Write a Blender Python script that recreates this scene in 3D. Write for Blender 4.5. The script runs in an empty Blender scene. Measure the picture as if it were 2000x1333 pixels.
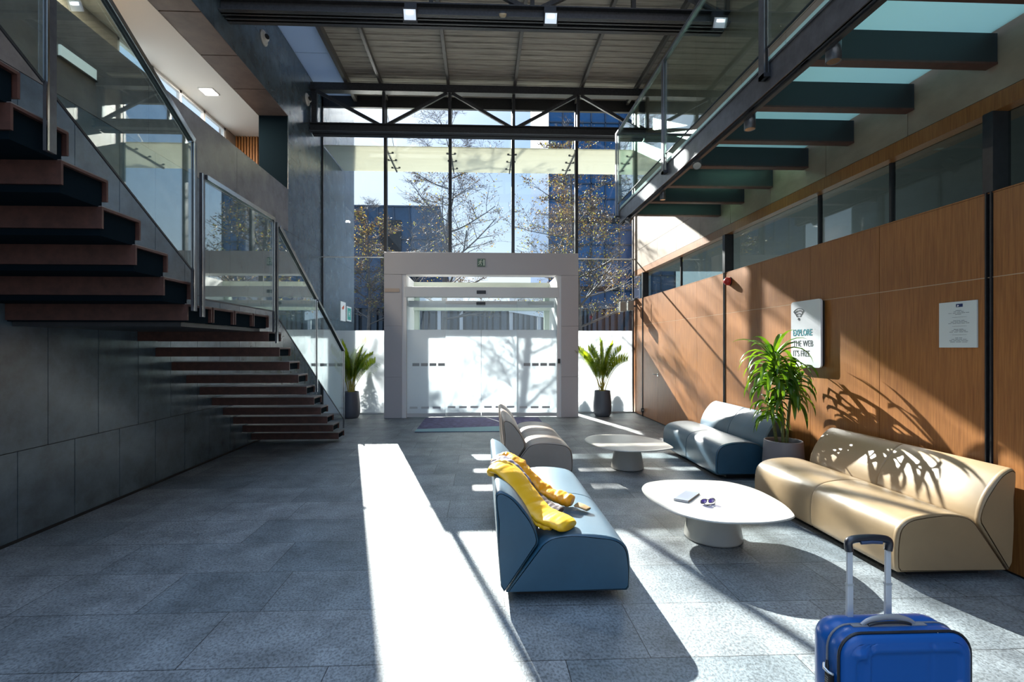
import bpy, math, random
from mathutils import Vector, Matrix, noise

# ------------------------------------------------------------------ scene, camera, light, exposure
S = bpy.context.scene
COL = S.collection
S.view_settings.view_transform = 'Standard'
S.view_settings.look = 'None'
S.view_settings.gamma = 1.0
S.view_settings.use_curve_mapping = False
S.view_settings.exposure = 0.78
S.cycles.max_bounces = 10
S.cycles.diffuse_bounces = 5
S.cycles.glossy_bounces = 4
S.cycles.transmission_bounces = 8
S.cycles.transparent_max_bounces = 24
S.cycles.sample_clamp_indirect = 6.0
S.cycles.use_denoising = True
try:
    S.cycles.caustics_reflective = False
    S.cycles.caustics_refractive = False
except Exception:
    pass

cam = bpy.data.cameras.new('camera')
cam.sensor_width = 36.0
cam.lens = 940.0 / 2000.0 * 36.0
cam.shift_x = (1000.0 - 976.0) / 2000.0
cam.shift_y = (678.0 - 666.5) / 2000.0
cam.clip_start = 0.05
cam.clip_end = 600
camo = bpy.data.objects.new('camera', cam)
COL.objects.link(camo)
camo.location = (0, 0, 1.54)
camo.rotation_euler = (math.radians(90), 0, -math.atan(36.0 / 940.0))
S.camera = camo

SUNV = Vector((0.275, -1.0, -0.555)).normalized()      # way the sunlight travels
sun = bpy.data.lights.new('sun', 'SUN')
sun.energy = 19.0
sun.angle = math.radians(0.5)
sun.color = (1.0, 0.955, 0.88)
suno = bpy.data.objects.new('sun', sun)
COL.objects.link(suno)
suno.rotation_euler = (-SUNV).to_track_quat('Z', 'Y').to_euler()
suno.location = (-3, 14, 12)

W = bpy.data.worlds.new('sky')
S.world = W
W.use_nodes = True
nt = W.node_tree
nt.nodes.clear()
out = nt.nodes.new('ShaderNodeOutputWorld')
bg = nt.nodes.new('ShaderNodeBackground')
tc = nt.nodes.new('ShaderNodeTexCoord')
sep = nt.nodes.new('ShaderNodeSeparateXYZ')
ramp = nt.nodes.new('ShaderNodeValToRGB')
nt.links.new(tc.outputs['Generated'], sep.inputs[0])
nt.links.new(sep.outputs['Z'], ramp.inputs[0])
cr = ramp.color_ramp
cr.elements[0].position = 0.0
cr.elements[0].color = (0.62, 0.66, 0.70, 1)
cr.elements[1].position = 1.0
cr.elements[1].color = (0.86, 1.16, 1.68, 1)
for p, c in ((0.15, (0.50, 0.60, 0.70)), (0.36, (0.23, 0.38, 0.62)), (0.5, (0.36, 0.50, 0.76)), (0.75, (0.66, 0.90, 1.32))):
    e = cr.elements.new(p)
    e.color = (*c, 1)
dot = nt.nodes.new('ShaderNodeVectorMath')
dot.operation = 'DOT_PRODUCT'
nt.links.new(tc.outputs['Generated'], dot.inputs[0])
dot.inputs[1].default_value = tuple(-SUNV)
mx = nt.nodes.new('ShaderNodeMath'); mx.operation = 'MAXIMUM'
nt.links.new(dot.outputs['Value'], mx.inputs[0]); mx.inputs[1].default_value = 0.0
pw = nt.nodes.new('ShaderNodeMath'); pw.operation = 'POWER'
nt.links.new(mx.outputs[0], pw.inputs[0]); pw.inputs[1].default_value = 26.0
halo = nt.nodes.new('ShaderNodeMixRGB'); halo.blend_type = 'ADD'; halo.inputs[0].default_value = 1.0
hm = nt.nodes.new('ShaderNodeMixRGB'); hm.blend_type = 'MULTIPLY'; hm.inputs[0].default_value = 1.0
hm.inputs[2].default_value = (0.5, 0.42, 0.32, 1)
nt.links.new(pw.outputs[0], hm.inputs[1])
nt.links.new(ramp.outputs[0], halo.inputs[1])
nt.links.new(hm.outputs[0], halo.inputs[2])
nt.links.new(halo.outputs[0], bg.inputs[0])
bg.inputs[1].default_value = 1.0
nt.links.new(bg.outputs[0], out.inputs[0])

# ------------------------------------------------------------------ helpers
def walkoff(p):
    o = Vector((0, 0, 0))
    while p is not None:
        o += Vector(p.location)
        p = p.parent
    return o


class MB:
    def __init__(s):
        s.v = []; s.f = []; s.s = []; s.mi = []

    def add(s, vs, fs, smooth=False, mi=0):
        n = len(s.v)
        s.v += [tuple(p) for p in vs]
        for f in fs:
            s.f.append(tuple(i + n for i in f)); s.s.append(smooth); s.mi.append(mi)
        return s

    def box(s, x0, x1, y0, y1, z0, z1, mi=0):
        vs = [(x0, y0, z0), (x1, y0, z0), (x1, y1, z0), (x0, y1, z0), (x0, y0, z1), (x1, y0, z1), (x1, y1, z1), (x0, y1, z1)]
        return s.add(vs, [(0, 3, 2, 1), (4, 5, 6, 7), (0, 1, 5, 4), (1, 2, 6, 5), (2, 3, 7, 6), (3, 0, 4, 7)], False, mi)

    def prism(s, poly, axis, a, b, smooth=False):
        """poly: 2-D points; axis 'x': (y,z), 'y': (x,z), 'z': (x,y)"""
        def P(u, w, t):
            return {'x': (t, u, w), 'y': (u, t, w), 'z': (u, w, t)}[axis]
        n = len(poly)
        vs = [P(u, w, a) for u, w in poly] + [P(u, w, b) for u, w in poly]
        s.add(vs, [tuple(range(n - 1, -1, -1)), tuple(range(n, 2 * n))])
        s.add(vs, [(i, (i + 1) % n, n + (i + 1) % n, n + i) for i in range(n)], smooth)
        return s

    def bar(s, p0, p1, w, h, up=(0, 0, 1)):
        p0 = Vector(p0); p1 = Vector(p1)
        d = (p1 - p0).normalized(); up = Vector(up)
        if abs(d.dot(up)) > 0.99:
            up = Vector((0, 1, 0))
        a = d.cross(up).normalized(); b = a.cross(d).normalized()
        vs = []
        for p in (p0, p1):
            for i, j in ((-1, -1), (1, -1), (1, 1), (-1, 1)):
                vs.append(p + a * (i * w / 2) + b * (j * h / 2))
        return s.add(vs, [(3, 2, 1, 0), (4, 5, 6, 7), (0, 1, 5, 4), (1, 2, 6, 5), (2, 3, 7, 6), (3, 0, 4, 7)])

    def tube(s, pts, r, n=8, sy=1.0, up=(0, 0, 1), caps=True, smooth=True, mi=0):
        pts = [Vector(p) for p in pts]
        m = len(pts)
        rs = r if isinstance(r, (list, tuple)) else [r] * m
        vs = []
        a = None
        for i, p in enumerate(pts):
            d = (pts[min(i + 1, m - 1)] - pts[max(i - 1, 0)])
            if d.length < 1e-9:
                d = Vector((0, 0, 1))
            d.normalize()
            if a is None:
                u = Vector(up)
                if abs(d.dot(u)) > 0.95:
                    u = Vector((1, 0, 0))
                a = d.cross(u).normalized()
            else:
                a = (a - d * a.dot(d)).normalized()
            b = a.cross(d).normalized()
            for k in range(n):
                t = 2 * math.pi * k / n
                vs.append(p + a * (math.cos(t) * rs[i]) + b * (math.sin(t) * rs[i] * sy))
        fs = []
        for i in range(m - 1):
            for k in range(n):
                fs.append((i * n + k, i * n + (k + 1) % n, (i + 1) * n + (k + 1) % n, (i + 1) * n + k))
        s.add(vs, fs, smooth, mi)
        if caps:
            s.add(vs[:n], [tuple(range(n - 1, -1, -1))], False, mi)
            s.add(vs[-n:], [tuple(range(n))], False, mi)
        return s

    def lathe(s, prof, c, n=40, smooth=True, axis=None):
        c = Vector(c)
        vs = []
        for r, z in prof:
            for k in range(n):
                t = 2 * math.pi * k / n
                p = Vector((r * math.cos(t), r * math.sin(t), z))
                if axis is not None:
                    p = axis @ p
                vs.append(c + p)
        fs = []
        for i in range(len(prof) - 1):
            for k in range(n):
                fs.append((i * n + k, i * n + (k + 1) % n, (i + 1) * n + (k + 1) % n, (i + 1) * n + k))
        s.add(vs, fs, smooth)
        if prof[0][0] > 1e-6:
            s.add(vs[:n], [tuple(range(n - 1, -1, -1))])
        if prof[-1][0] > 1e-6:
            s.add(vs[-n:], [tuple(range(n))])
        return s

    def grid(s, rows, smooth=True, mi=0):
        m = len(rows); n = len(rows[0])
        vs = [p for r in rows for p in r]
        fs = [(i * n + j, i * n + j + 1, (i + 1) * n + j + 1, (i + 1) * n + j) for i in range(m - 1) for j in range(n - 1)]
        return s.add(vs, fs, smooth, mi)

    def build(s, name, mat, parent=None, bevel=0.0, seg=2, solid=0.0, sub=0):
        o = walkoff(parent)
        me = bpy.data.meshes.new(name)
        me.from_pydata([(p[0] - o.x, p[1] - o.y, p[2] - o.z) for p in s.v], [], s.f)
        me.polygons.foreach_set('use_smooth', s.s)
        mats = mat if isinstance(mat, (list, tuple)) else [mat]
        for m_ in mats:
            me.materials.append(m_)
        if len(mats) > 1:
            me.polygons.foreach_set('material_index', s.mi)
        me.update()
        ob = bpy.data.objects.new(name, me)
        COL.objects.link(ob)
        if parent is not None:
            ob.parent = parent
        if sub:
            w = ob.modifiers.new('weld', 'WELD'); w.merge_threshold = 0.0004
            q = ob.modifiers.new('sub', 'SUBSURF'); q.levels = sub; q.render_levels = sub
        if solid:
            q = ob.modifiers.new('solid', 'SOLIDIFY'); q.thickness = solid; q.offset = 0
        if bevel:
            w = ob.modifiers.new('weld', 'WELD'); w.merge_threshold = 0.0002
            b = ob.modifiers.new('bevel', 'BEVEL')
            b.width = bevel; b.segments = seg; b.limit_method = 'ANGLE'; b.angle_limit = math.radians(40)
        return ob


def thing(name, label, cat, loc=(0, 0, 0), group=None):
    o = bpy.data.objects.new(name, None)
    COL.objects.link(o)
    o.location = loc
    o.empty_display_size = 0.1
    o['label'] = label; o['category'] = cat
    if group:
        o['group'] = group
    return o


def tag(o, label, cat, group=None, kind=None):
    o['label'] = label; o['category'] = cat
    if group:
        o['group'] = group
    if kind:
        o['kind'] = kind
    return o


def struct(o, label=None):
    o['kind'] = 'structure'
    if label:
        o['label'] = label
    return o


def sroot(name, loc=(0, 0, 0), label=None):
    o = bpy.data.objects.new(name, None)
    COL.objects.link(o); o.location = loc
    return struct(o, label)


def copy_tree(o, parent=None):
    c = o.copy()
    COL.objects.link(c)
    if parent is not None:
        c.parent = parent
    for ch in list(o.children):
        copy_tree(ch, c)
    return c


# ------------------------------------------------------------------ materials
def srgb(r, g, b):
    def f(x):
        x /= 255.0
        return x / 12.92 if x <= 0.04045 else ((x + 0.055) / 1.055) ** 2.4
    return (f(r), f(g), f(b), 1.0)


def mat(name, col, rough=0.5, metal=0.0, coat=0.0, spec=0.5, noise=0.0, nscale=8.0, bump=0.0, bscale=60.0, emit=0.0, stretch=None, bdist=0.01, ecol=None):
    m = bpy.data.materials.new(name)
    m.use_nodes = True
    t = m.node_tree
    b = t.nodes['Principled BSDF']
    if len(col) == 3:
        col = (*col, 1.0)
    b.inputs['Base Color'].default_value = col
    b.inputs['Roughness'].default_value = rough
    b.inputs['Metallic'].default_value = metal
    b.inputs['Coat Weight'].default_value = coat
    if coat > 0.3:
        b.inputs['Coat Roughness'].default_value = 0.42
    b.inputs['Specular IOR Level'].default_value = spec
    if emit:
        b.inputs['Emission Color'].default_value = ecol or col
        b.inputs['Emission Strength'].default_value = emit
    if noise or bump:
        tcn = t.nodes.new('ShaderNodeTexCoord')
        mp = t.nodes.new('ShaderNodeMapping')
        t.links.new(tcn.outputs['Object'], mp.inputs[0])
        if stretch:
            mp.inputs['Scale'].default_value = stretch
    if noise:
        nz = t.nodes.new('ShaderNodeTexNoise')
        nz.inputs['Scale'].default_value = nscale
        nz.inputs['Detail'].default_value = 8
        nz.inputs['Roughness'].default_value = 0.65
        t.links.new(mp.outputs[0], nz.inputs['Vector'])
        r = t.nodes.new('ShaderNodeValToRGB')
        r.color_ramp.elements[0].position = 0.3
        r.color_ramp.elements[1].position = 0.7
        r.color_ramp.elements[0].color = tuple(c * (1 - noise) for c in col[:3]) + (1,)
        r.color_ramp.elements[1].color = tuple(min(1, c * (1 + noise)) for c in col[:3]) + (1,)
        t.links.new(nz.outputs['Fac'], r.inputs[0])
        t.links.new(r.outputs[0], b.inputs['Base Color'])
    if bump:
        n2 = t.nodes.new('ShaderNodeTexNoise')
        n2.inputs['Scale'].default_value = bscale
        n2.inputs['Detail'].default_value = 6
        t.links.new(mp.outputs[0], n2.inputs['Vector'])
        bp = t.nodes.new('ShaderNodeBump')
        bp.inputs['Strength'].default_value = bump
        bp.inputs['Distance'].default_value = bdist
        t.links.new(n2.outputs['Fac'], bp.inputs['Height'])
        t.links.new(bp.outputs[0], b.inputs['Normal'])
    return m


def thin_ior(t, fr, ior):
    # same reflectance on both faces of a thin pane
    ge = t.nodes.new('ShaderNodeNewGeometry')
    k = t.nodes.new('ShaderNodeMath'); k.operation = 'MULTIPLY_ADD'
    k.inputs[1].default_value = 1.0 / ior - ior
    k.inputs[2].default_value = ior
    t.links.new(ge.outputs['Backfacing'], k.inputs[0])
    t.links.new(k.outputs[0], fr.inputs[0])


def glass(name, tint=(0.95, 0.98, 0.97), refl=1.0, base=0.0, rough=0.0, gcol=(1, 1, 1)):
    m = bpy.data.materials.new(name)
    m.use_nodes = True
    t = m.node_tree
    t.nodes.clear()
    o = t.nodes.new('ShaderNodeOutputMaterial')
    mx_ = t.nodes.new('ShaderNodeMixShader')
    tr = t.nodes.new('ShaderNodeBsdfTransparent')
    tr.inputs[0].default_value = (*tint, 1)
    gl = t.nodes.new('ShaderNodeBsdfGlossy')
    gl.inputs['Roughness'].default_value = rough
    gl.inputs['Color'].default_value = (*gcol, 1)
    fr = t.nodes.new('ShaderNodeFresnel')
    fr.inputs[0].default_value = 1.5
    ml = t.nodes.new('ShaderNodeMath'); ml.operation = 'MULTIPLY_ADD'
    ml.inputs[1].default_value = refl; ml.inputs[2].default_value = base
    ml.use_clamp = True
    thin_ior(t, fr, 1.5)
    t.links.new(fr.outputs[0], ml.inputs[0])
    t.links.new(ml.outputs[0], mx_.inputs[0])
    t.links.new(tr.outputs[0], mx_.inputs[1])
    t.links.new(gl.outputs[0], mx_.inputs[2])
    t.links.new(mx_.outputs[0], o.inputs[0])
    return m


def frosted(name, col, trans=0.6, clear=0.0, rough=0.25):
    m = bpy.data.materials.new(name)
    m.use_nodes = True
    t = m.node_tree
    t.nodes.clear()
    o = t.nodes.new('ShaderNodeOutputMaterial')
    d = t.nodes.new('ShaderNodeBsdfDiffuse'); d.inputs[0].default_value = (*col, 1)
    tl = t.nodes.new('ShaderNodeBsdfTranslucent'); tl.inputs[0].default_value = (*col, 1)
    m1 = t.nodes.new('ShaderNodeMixShader'); m1.inputs[0].default_value = trans
    t.links.new(d.outputs[0], m1.inputs[1]); t.links.new(tl.outputs[0], m1.inputs[2])
    g = t.nodes.new('ShaderNodeBsdfGlossy'); g.inputs['Roughness'].default_value = rough
    fr = t.nodes.new('ShaderNodeFresnel'); thin_ior(t, fr, 1.45)
    m2 = t.nodes.new('ShaderNodeMixShader')
    t.links.new(fr.outputs[0], m2.inputs[0]); t.links.new(m1.outputs[0], m2.inputs[1]); t.links.new(g.outputs[0], m2.inputs[2])
    last = m2
    if clear:
        tr = t.nodes.new('ShaderNodeBsdfTransparent')
        m3 = t.nodes.new('ShaderNodeMixShader'); m3.inputs[0].default_value = clear
        t.links.new(m2.outputs[0], m3.inputs[1]); t.links.new(tr.outputs[0], m3.inputs[2])
        last = m3
    t.links.new(last.outputs[0], o.inputs[0])
    return m


def floor_mat():
    m = bpy.data.materials.new('slate_tiles')
    m.use_nodes = True
    t = m.node_tree
    b = t.nodes['Principled BSDF']
    tcn = t.nodes.new('ShaderNodeTexCoord')
    mp = t.nodes.new('ShaderNodeMapping')
    mp.inputs['Location'].default_value = (0.31, 0.15, 0)
    t.links.new(tcn.outputs['Object'], mp.inputs[0])
    br = t.nodes.new('ShaderNodeTexBrick')
    br.offset = 0.37; br.offset_frequency = 2; br.squash = 0.62; br.squash_frequency = 3
    br.inputs['Scale'].default_value = 1.0
    br.inputs['Mortar Size'].default_value = 0.0022
    br.inputs['Mortar Smooth'].default_value = 0.1
    br.inputs['Brick Width'].default_value = 1.15
    br.inputs['Row Height'].default_value = 0.5
    br.inputs['Color1'].default_value = (0.158, 0.190, 0.208, 1)
    br.inputs['Color2'].default_value = (0.266, 0.290, 0.302, 1)
    br.inputs['Mortar'].default_value = (0.03, 0.03, 0.03, 1)
    t.links.new(mp.outputs[0], br.inputs['Vector'])
    nz = t.nodes.new('ShaderNodeTexNoise'); nz.inputs['Scale'].default_value = 3.2; nz.inputs['Detail'].default_value = 9
    nz.inputs['Roughness'].default_value = 0.7
    t.links.new(mp.outputs[0], nz.inputs['Vector'])
    rp = t.nodes.new('ShaderNodeValToRGB')
    rp.color_ramp.elements[0].position = 0.33; rp.color_ramp.elements[0].color = (0.62, 0.62, 0.62, 1)
    rp.color_ramp.elements[1].position = 0.68; rp.color_ramp.elements[1].color = (1.3, 1.3, 1.3, 1)
    t.links.new(nz.outputs['Fac'], rp.inputs[0])
    mu = t.nodes.new('ShaderNodeMixRGB'); mu.blend_type = 'MULTIPLY'; mu.inputs[0].default_value = 1
    t.links.new(br.outputs['Color'], mu.inputs[1]); t.links.new(rp.outputs[0], mu.inputs[2])
    # fine pitting of the cleft stone
    vo = t.nodes.new('ShaderNodeTexNoise'); vo.inputs['Scale'].default_value = 75; vo.inputs['Detail'].default_value = 5
    vo.inputs['Roughness'].default_value = 0.6
    mp2 = t.nodes.new('ShaderNodeMapping'); mp2.inputs['Scale'].default_value = (1, 0.75, 1)
    t.links.new(tcn.outputs['Object'], mp2.inputs[0]); t.links.new(mp2.outputs[0], vo.inputs['Vector'])
    r2 = t.nodes.new('ShaderNodeValToRGB')
    r2.color_ramp.elements[0].position = 0.38; r2.color_ramp.elements[0].color = (0.55, 0.55, 0.55, 1)
    r2.color_ramp.elements[1].position = 0.56; r2.color_ramp.elements[1].color = (1.12, 1.12, 1.12, 1)
    t.links.new(vo.outputs['Fac'], r2.inputs[0])
    m2 = t.nodes.new('ShaderNodeMixRGB'); m2.blend_type = 'MULTIPLY'; m2.inputs[0].default_value = 1
    t.links.new(mu.outputs[0], m2.inputs[1]); t.links.new(r2.outputs[0], m2.inputs[2])
    t.links.new(m2.outputs[0], b.inputs['Base Color'])
    b.inputs['Roughness'].default_value = 0.5
    b.inputs['Specular IOR Level'].default_value = 0.42
    ad = t.nodes.new('ShaderNodeMath'); ad.operation = 'MULTIPLY_ADD'
    t.links.new(br.outputs['Fac'], ad.inputs[0]); ad.inputs[1].default_value = -1.6
    t.links.new(vo.outputs['Fac'], ad.inputs[2])
    bp = t.nodes.new('ShaderNodeBump'); bp.inputs['Strength'].default_value = 0.55; bp.inputs['Distance'].default_value = 0.006
    t.links.new(ad.outputs[0], bp.inputs['Height'])
    t.links.new(bp.outputs[0], b.inputs['Normal'])
    return m


def wood_mat(name, c1, c2, sc=(60, 60, 2.2), rough=0.42):
    m = bpy.data.materials.new(name)
    m.use_nodes = True
    t = m.node_tree
    b = t.nodes['Principled BSDF']
    tcn = t.nodes.new('ShaderNodeTexCoord'); mp = t.nodes.new('ShaderNodeMapping')
    mp.inputs['Scale'].default_value = sc
    t.links.new(tcn.outputs['Object'], mp.inputs[0])
    nz = t.nodes.new('ShaderNodeTexNoise'); nz.inputs['Scale'].default_value = 1.6; nz.inputs['Detail'].default_value = 7
    nz.inputs['Roughness'].default_value = 0.62
    t.links.new(mp.outputs[0], nz.inputs['Vector'])
    rp = t.nodes.new('ShaderNodeValToRGB')
    rp.color_ramp.elements[0].position = 0.3; rp.color_ramp.elements[0].color = (*c1, 1)
    rp.color_ramp.elements[1].position = 0.72; rp.color_ramp.elements[1].color = (*c2, 1)
    t.links.new(nz.outputs['Fac'], rp.inputs[0])
    nb = t.nodes.new('ShaderNodeTexNoise'); nb.inputs['Scale'].default_value = 1.1; nb.inputs['Detail'].default_value = 3
    t.links.new(tcn.outputs['Object'], nb.inputs['Vector'])
    r3 = t.nodes.new('ShaderNodeValToRGB')
    r3.color_ramp.elements[0].position = 0.3; r3.color_ramp.elements[0].color = (0.82, 0.82, 0.82, 1)
    r3.color_ramp.elements[1].position = 0.7; r3.color_ramp.elements[1].color = (1.12, 1.12, 1.12, 1)
    t.links.new(nb.outputs['Fac'], r3.inputs[0])
    mu = t.nodes.new('ShaderNodeMixRGB'); mu.blend_type = 'MULTIPLY'; mu.inputs[0].default_value = 1
    t.links.new(rp.outputs[0], mu.inputs[1]); t.links.new(r3.outputs[0], mu.inputs[2])
    t.links.new(mu.outputs[0], b.inputs['Base Color'])
    b.inputs['Roughness'].default_value = rough
    return m


M = {}
M['floor'] = floor_mat()
M['slate'] = mat('dark_slate_panel', (0.064, 0.092, 0.112), 0.26, spec=1.0, noise=0.45, nscale=3.0, bump=0.12, bscale=90, bdist=0.003)
M['joint'] = mat('shadow_joint', (0.012, 0.013, 0.014), 0.8)
M['corten'] = mat('rust_brown_steel', (0.066, 0.027, 0.020), 0.5, noise=0.35, nscale=14, bump=0.15, bscale=160, bdist=0.002)
M['treadtop'] = mat('tread_grey', (0.16, 0.15, 0.145), 0.4, noise=0.2)
M['wood'] = wood_mat('stained_wood', (0.21, 0.075, 0.017), (0.38, 0.155, 0.040))
M['stonewall'] = mat('brown_grey_stone', (0.29, 0.215, 0.15), 0.45, noise=0.22, nscale=2.0, stretch=(1, 1, 2), bump=0.08, bscale=50, bdist=0.003)
M['white'] = mat('white_paint', (0.78, 0.78, 0.77), 0.5)
M['ceilwhite'] = mat('ceiling_white', (0.80, 0.78, 0.74), 0.6)
M['portal'] = mat('light_grey_cladding', (0.47, 0.46, 0.47), 0.45)
M['alu'] = mat('brushed_aluminium', (0.62, 0.64, 0.64), 0.35, metal=0.7)
M['alulite'] = mat('anodised_profile', (0.62, 0.63, 0.62), 0.4, metal=0.15)
M['black'] = mat('black_steel', (0.018, 0.019, 0.022), 0.38, noise=0.3, nscale=20)
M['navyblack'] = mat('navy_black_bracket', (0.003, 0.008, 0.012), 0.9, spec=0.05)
M['blacktruss'] = mat('truss_black', (0.035, 0.036, 0.04), 0.45, noise=0.4, nscale=30, bump=0.2, bscale=80, bdist=0.004)
M['steel'] = mat('dark_steel', (0.12, 0.125, 0.135), 0.3, metal=0.6, noise=0.3, nscale=9)
M['chrome'] = mat('polished_steel', (0.55, 0.54, 0.52), 0.16, metal=1.0)
M['deck'] = mat('corrugated_deck', (0.33, 0.30, 0.26), 0.6, noise=0.45, nscale=2.4, stretch=(0.6, 9, 1))
M['rib'] = mat('deck_rib', (0.10, 0.095, 0.09), 0.5)
M['glass'] = glass('facade_glass', (0.93, 0.965, 0.975), 0.8)
M['guard'] = glass('guard_glass', (0.84, 0.93, 0.905), 1.9, 0.035)
M['guardR'] = glass('bridge_guard_glass', (0.80, 0.92, 0.88), 1.3, 0.03)
M['clere'] = glass('clerestory_glass', (0.62, 0.70, 0.68), 0.9, 0.02)
M['frost'] = frosted('frosted_film', (0.86, 0.90, 0.92), 0.50)
M['canopy'] = frosted('opal_canopy', (0.74, 0.73, 0.63), 0.60)
M['skylight'] = frosted('opal_skylight', (0.52, 0.56, 0.60), 0.7)
M['tealglass'] = frosted('teal_frosted_glass', (0.74, 0.95, 0.87), 0.88, rough=0.15)
M['glassedge'] = mat('green_glass_edge', (0.45, 0.68, 0.60), 0.2)
M['mark'] = mat('grey_glass_marking', (0.38, 0.40, 0.40), 0.6)
M['blueleather'] = mat('petrol_blue_upholstery', (0.014, 0.070, 0.118), 0.46, spec=0.7, coat=0.32, noise=0.14, nscale=4, bump=0.10, bscale=260, bdist=0.0012)
M['beige'] = mat('beige_upholstery', (0.34, 0.235, 0.128), 0.42, spec=0.7, noise=0.08, nscale=3, bump=0.08, bscale=260, bdist=0.0012)
M['greige'] = mat('greige_upholstery', (0.29, 0.235, 0.19), 0.42, spec=0.8, noise=0.08, nscale=3, bump=0.08, bscale=260, bdist=0.0012)
M['plinth'] = mat('black_plinth', (0.012, 0.012, 0.013), 0.6)
M['tablewhite'] = mat('cream_white_lacquer', (0.47, 0.46, 0.42), 0.3)
M['pot'] = mat('grey_blue_pot', (0.085, 0.10, 0.125), 0.42)
M['potbig'] = mat('grey_planter', (0.17, 0.17, 0.19), 0.45)
M['soil'] = mat('soil', (0.04, 0.028, 0.02), 0.9, noise=0.4, nscale=60)
M['stem'] = mat('cane_stem', (0.10, 0.12, 0.035), 0.6, noise=0.4, nscale=40)
M['palmstem'] = mat('palm_stem', (0.42, 0.36, 0.06), 0.5)
M['mat'] = mat('purple_doormat', (0.115, 0.105, 0.20), 0.95, noise=0.45, nscale=9, bump=0.3, bscale=300, bdist=0.003)
M['matband'] = mat('pale_teal_mat_band', (0.24, 0.42, 0.46), 0.9, noise=0.1, nscale=60)
M['skyblueglass'] = mat('blue_curtain_glass', (0.02, 0.10, 0.24), 0.08, metal=0.25)

# ------------------------------------------------------------------ the room shell
XL, XR, YG = -3.63, 3.58, 11.10      # wall planes and the glass facade
ZC = 7.28                             # underside of the deck

struct(MB().box(-3.75, 9.0, -3.0, 13.9, -0.2, 0.0).build('floor', M['floor']))


def panel_rows(mb, x, face, y0, y1, rows, w, gap=0.006, th=0.014, start=0.0):
    """cladding panels standing off a wall plane; face=+1 looks to +X"""
    for r, (z0, z1, off) in enumerate(rows):
        y = start + off - w * 40
        while y < y1:
            a, b = max(y, y0), min(y + w, y1)
            if b - a > 0.03:
                xa, xb = (x - th, x) if face > 0 else (x, x + th)
                mb.box(xa, xb, a + gap / 2, b - gap / 2, z0 + gap / 2, z1 - gap / 2)
            y += w
    return mb


# left wall: dark slate panels with a gallery opening
YO = 9.2
wl = sroot('wall_left')
b = MB()
b.box(XL - 0.20, XL - 0.014, -3.0, 13.9, 0, 3.60)
b.box(XL - 0.20, XL - 0.014, YO + 0.02, 13.9, 3.60, 9.5)
b.box(XL - 0.56, XL - 0.014, -3.0, YO, 5.91, 9.5)
b.build('backing', M['joint'], wl)
b = MB()
w = 0.532
panel_rows(b, XL, 1, -3.0, 13.9, [(0.03, 0.72, 0.0), (0.72, 2.2, 0.265), (2.2, 3.71, 0.0)], w, start=3.912)
panel_rows(b, XL, 1, YO, 13.9, [(3.71, 5.16, 0.2), (5.16, 6.68, 0.0), (6.68, 8.2, 0.265), (8.2, 9.5, 0)], w, start=3.912)
panel_rows(b, XL, 1, -3.0, YO, [(5.89, 6.68, 0.1), (6.68, 8.2, 0.265), (8.2, 9.5, 0)], w, start=3.912)
b.build('slate_panel', M['slate'], wl)
b = MB()
panel_rows(b, XL, 1, -3.0, YO, [(3.71, 4.51, 0.0)], 1.9, start=YO)
b.box(XL - 0.14, XL - 0.014, -3.0, YO, 3.60, 4.50)
b.build('parapet', mat('band_panel', (0.17, 0.15, 0.135), 0.24, spec=1.0, noise=0.35, nscale=3, bump=0.1, bscale=90, bdist=0.003), wl)
# reveal and soffit of the opening
b = MB()
b.box(XL - 0.545, XL - 0.014, YO, YO + 0.14, 3.6, 5.9)
b.build('reveal', M['navyblack'], wl)
b = MB()
y = YO
while y > -3:
    b.box(XL - 0.545, XL - 0.002, y - 0.93, y - 0.008, 5.885, 5.905)
    y -= 0.94
b.build('soffit', mat('soffit_brown', (0.105, 0.075, 0.065), 0.5, noise=0.3, nscale=4), wl)

# gallery behind the parapet
ga = sroot('wall_gallery')
MB().box(-5.1, XL - 0.14, -3.0, 10.2, 3.5, 3.6).build('gallery_floor', M['joint'], ga)
MB().box(-5.1, XL - 0.545, -3.0, 10.2, 5.88, 5.98).build('gallery_ceiling', M['ceilwhite'], ga)
b = MB()
b.box(-5.2, -5.06, -3.0, 6.9, 3.6, 5.9)
b.box(-5.2, -5.06, 6.9, 10.2, 3.6, 4.6)
b.box(-5.2, -5.06, 9.75, 10.2, 4.6, 5.9)
b.build('gallery_wall', mat('gallery_wall_paint', (0.30, 0.26, 0.22), 0.6), ga)
b = MB()
for i in range(16):
    b.box(-5.05 + i * 0.058, -5.05 + i * 0.058 + 0.036, 10.1, 10.15, 3.6, 5.88)
b.build('slat', M['wood'], ga)
MB().box(-5.1, -4.1, 10.16, 10.2, 3.6, 5.9).build('slat_backing', M['joint'], ga)
wn = sroot('window_2', (-5.1, 8.3, 4.6))
b = MB()
for y in (6.9, 7.6, 8.3, 9.0, 9.7):
    b.box(-5.13, -5.07, y, y + 0.05, 4.6, 5.88)
b.box(-5.13, -5.07, 6.9, 9.75, 4.6, 4.65)
b.box(-5.13, -5.07, 6.9, 9.75, 5.83, 5.88)
b.build('window_frame', M['white'], wn)
MB().box(-5.11, -5.09, 6.95, 9.7, 4.65, 5.83).build('window_pane', M['glass'], wn)
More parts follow.
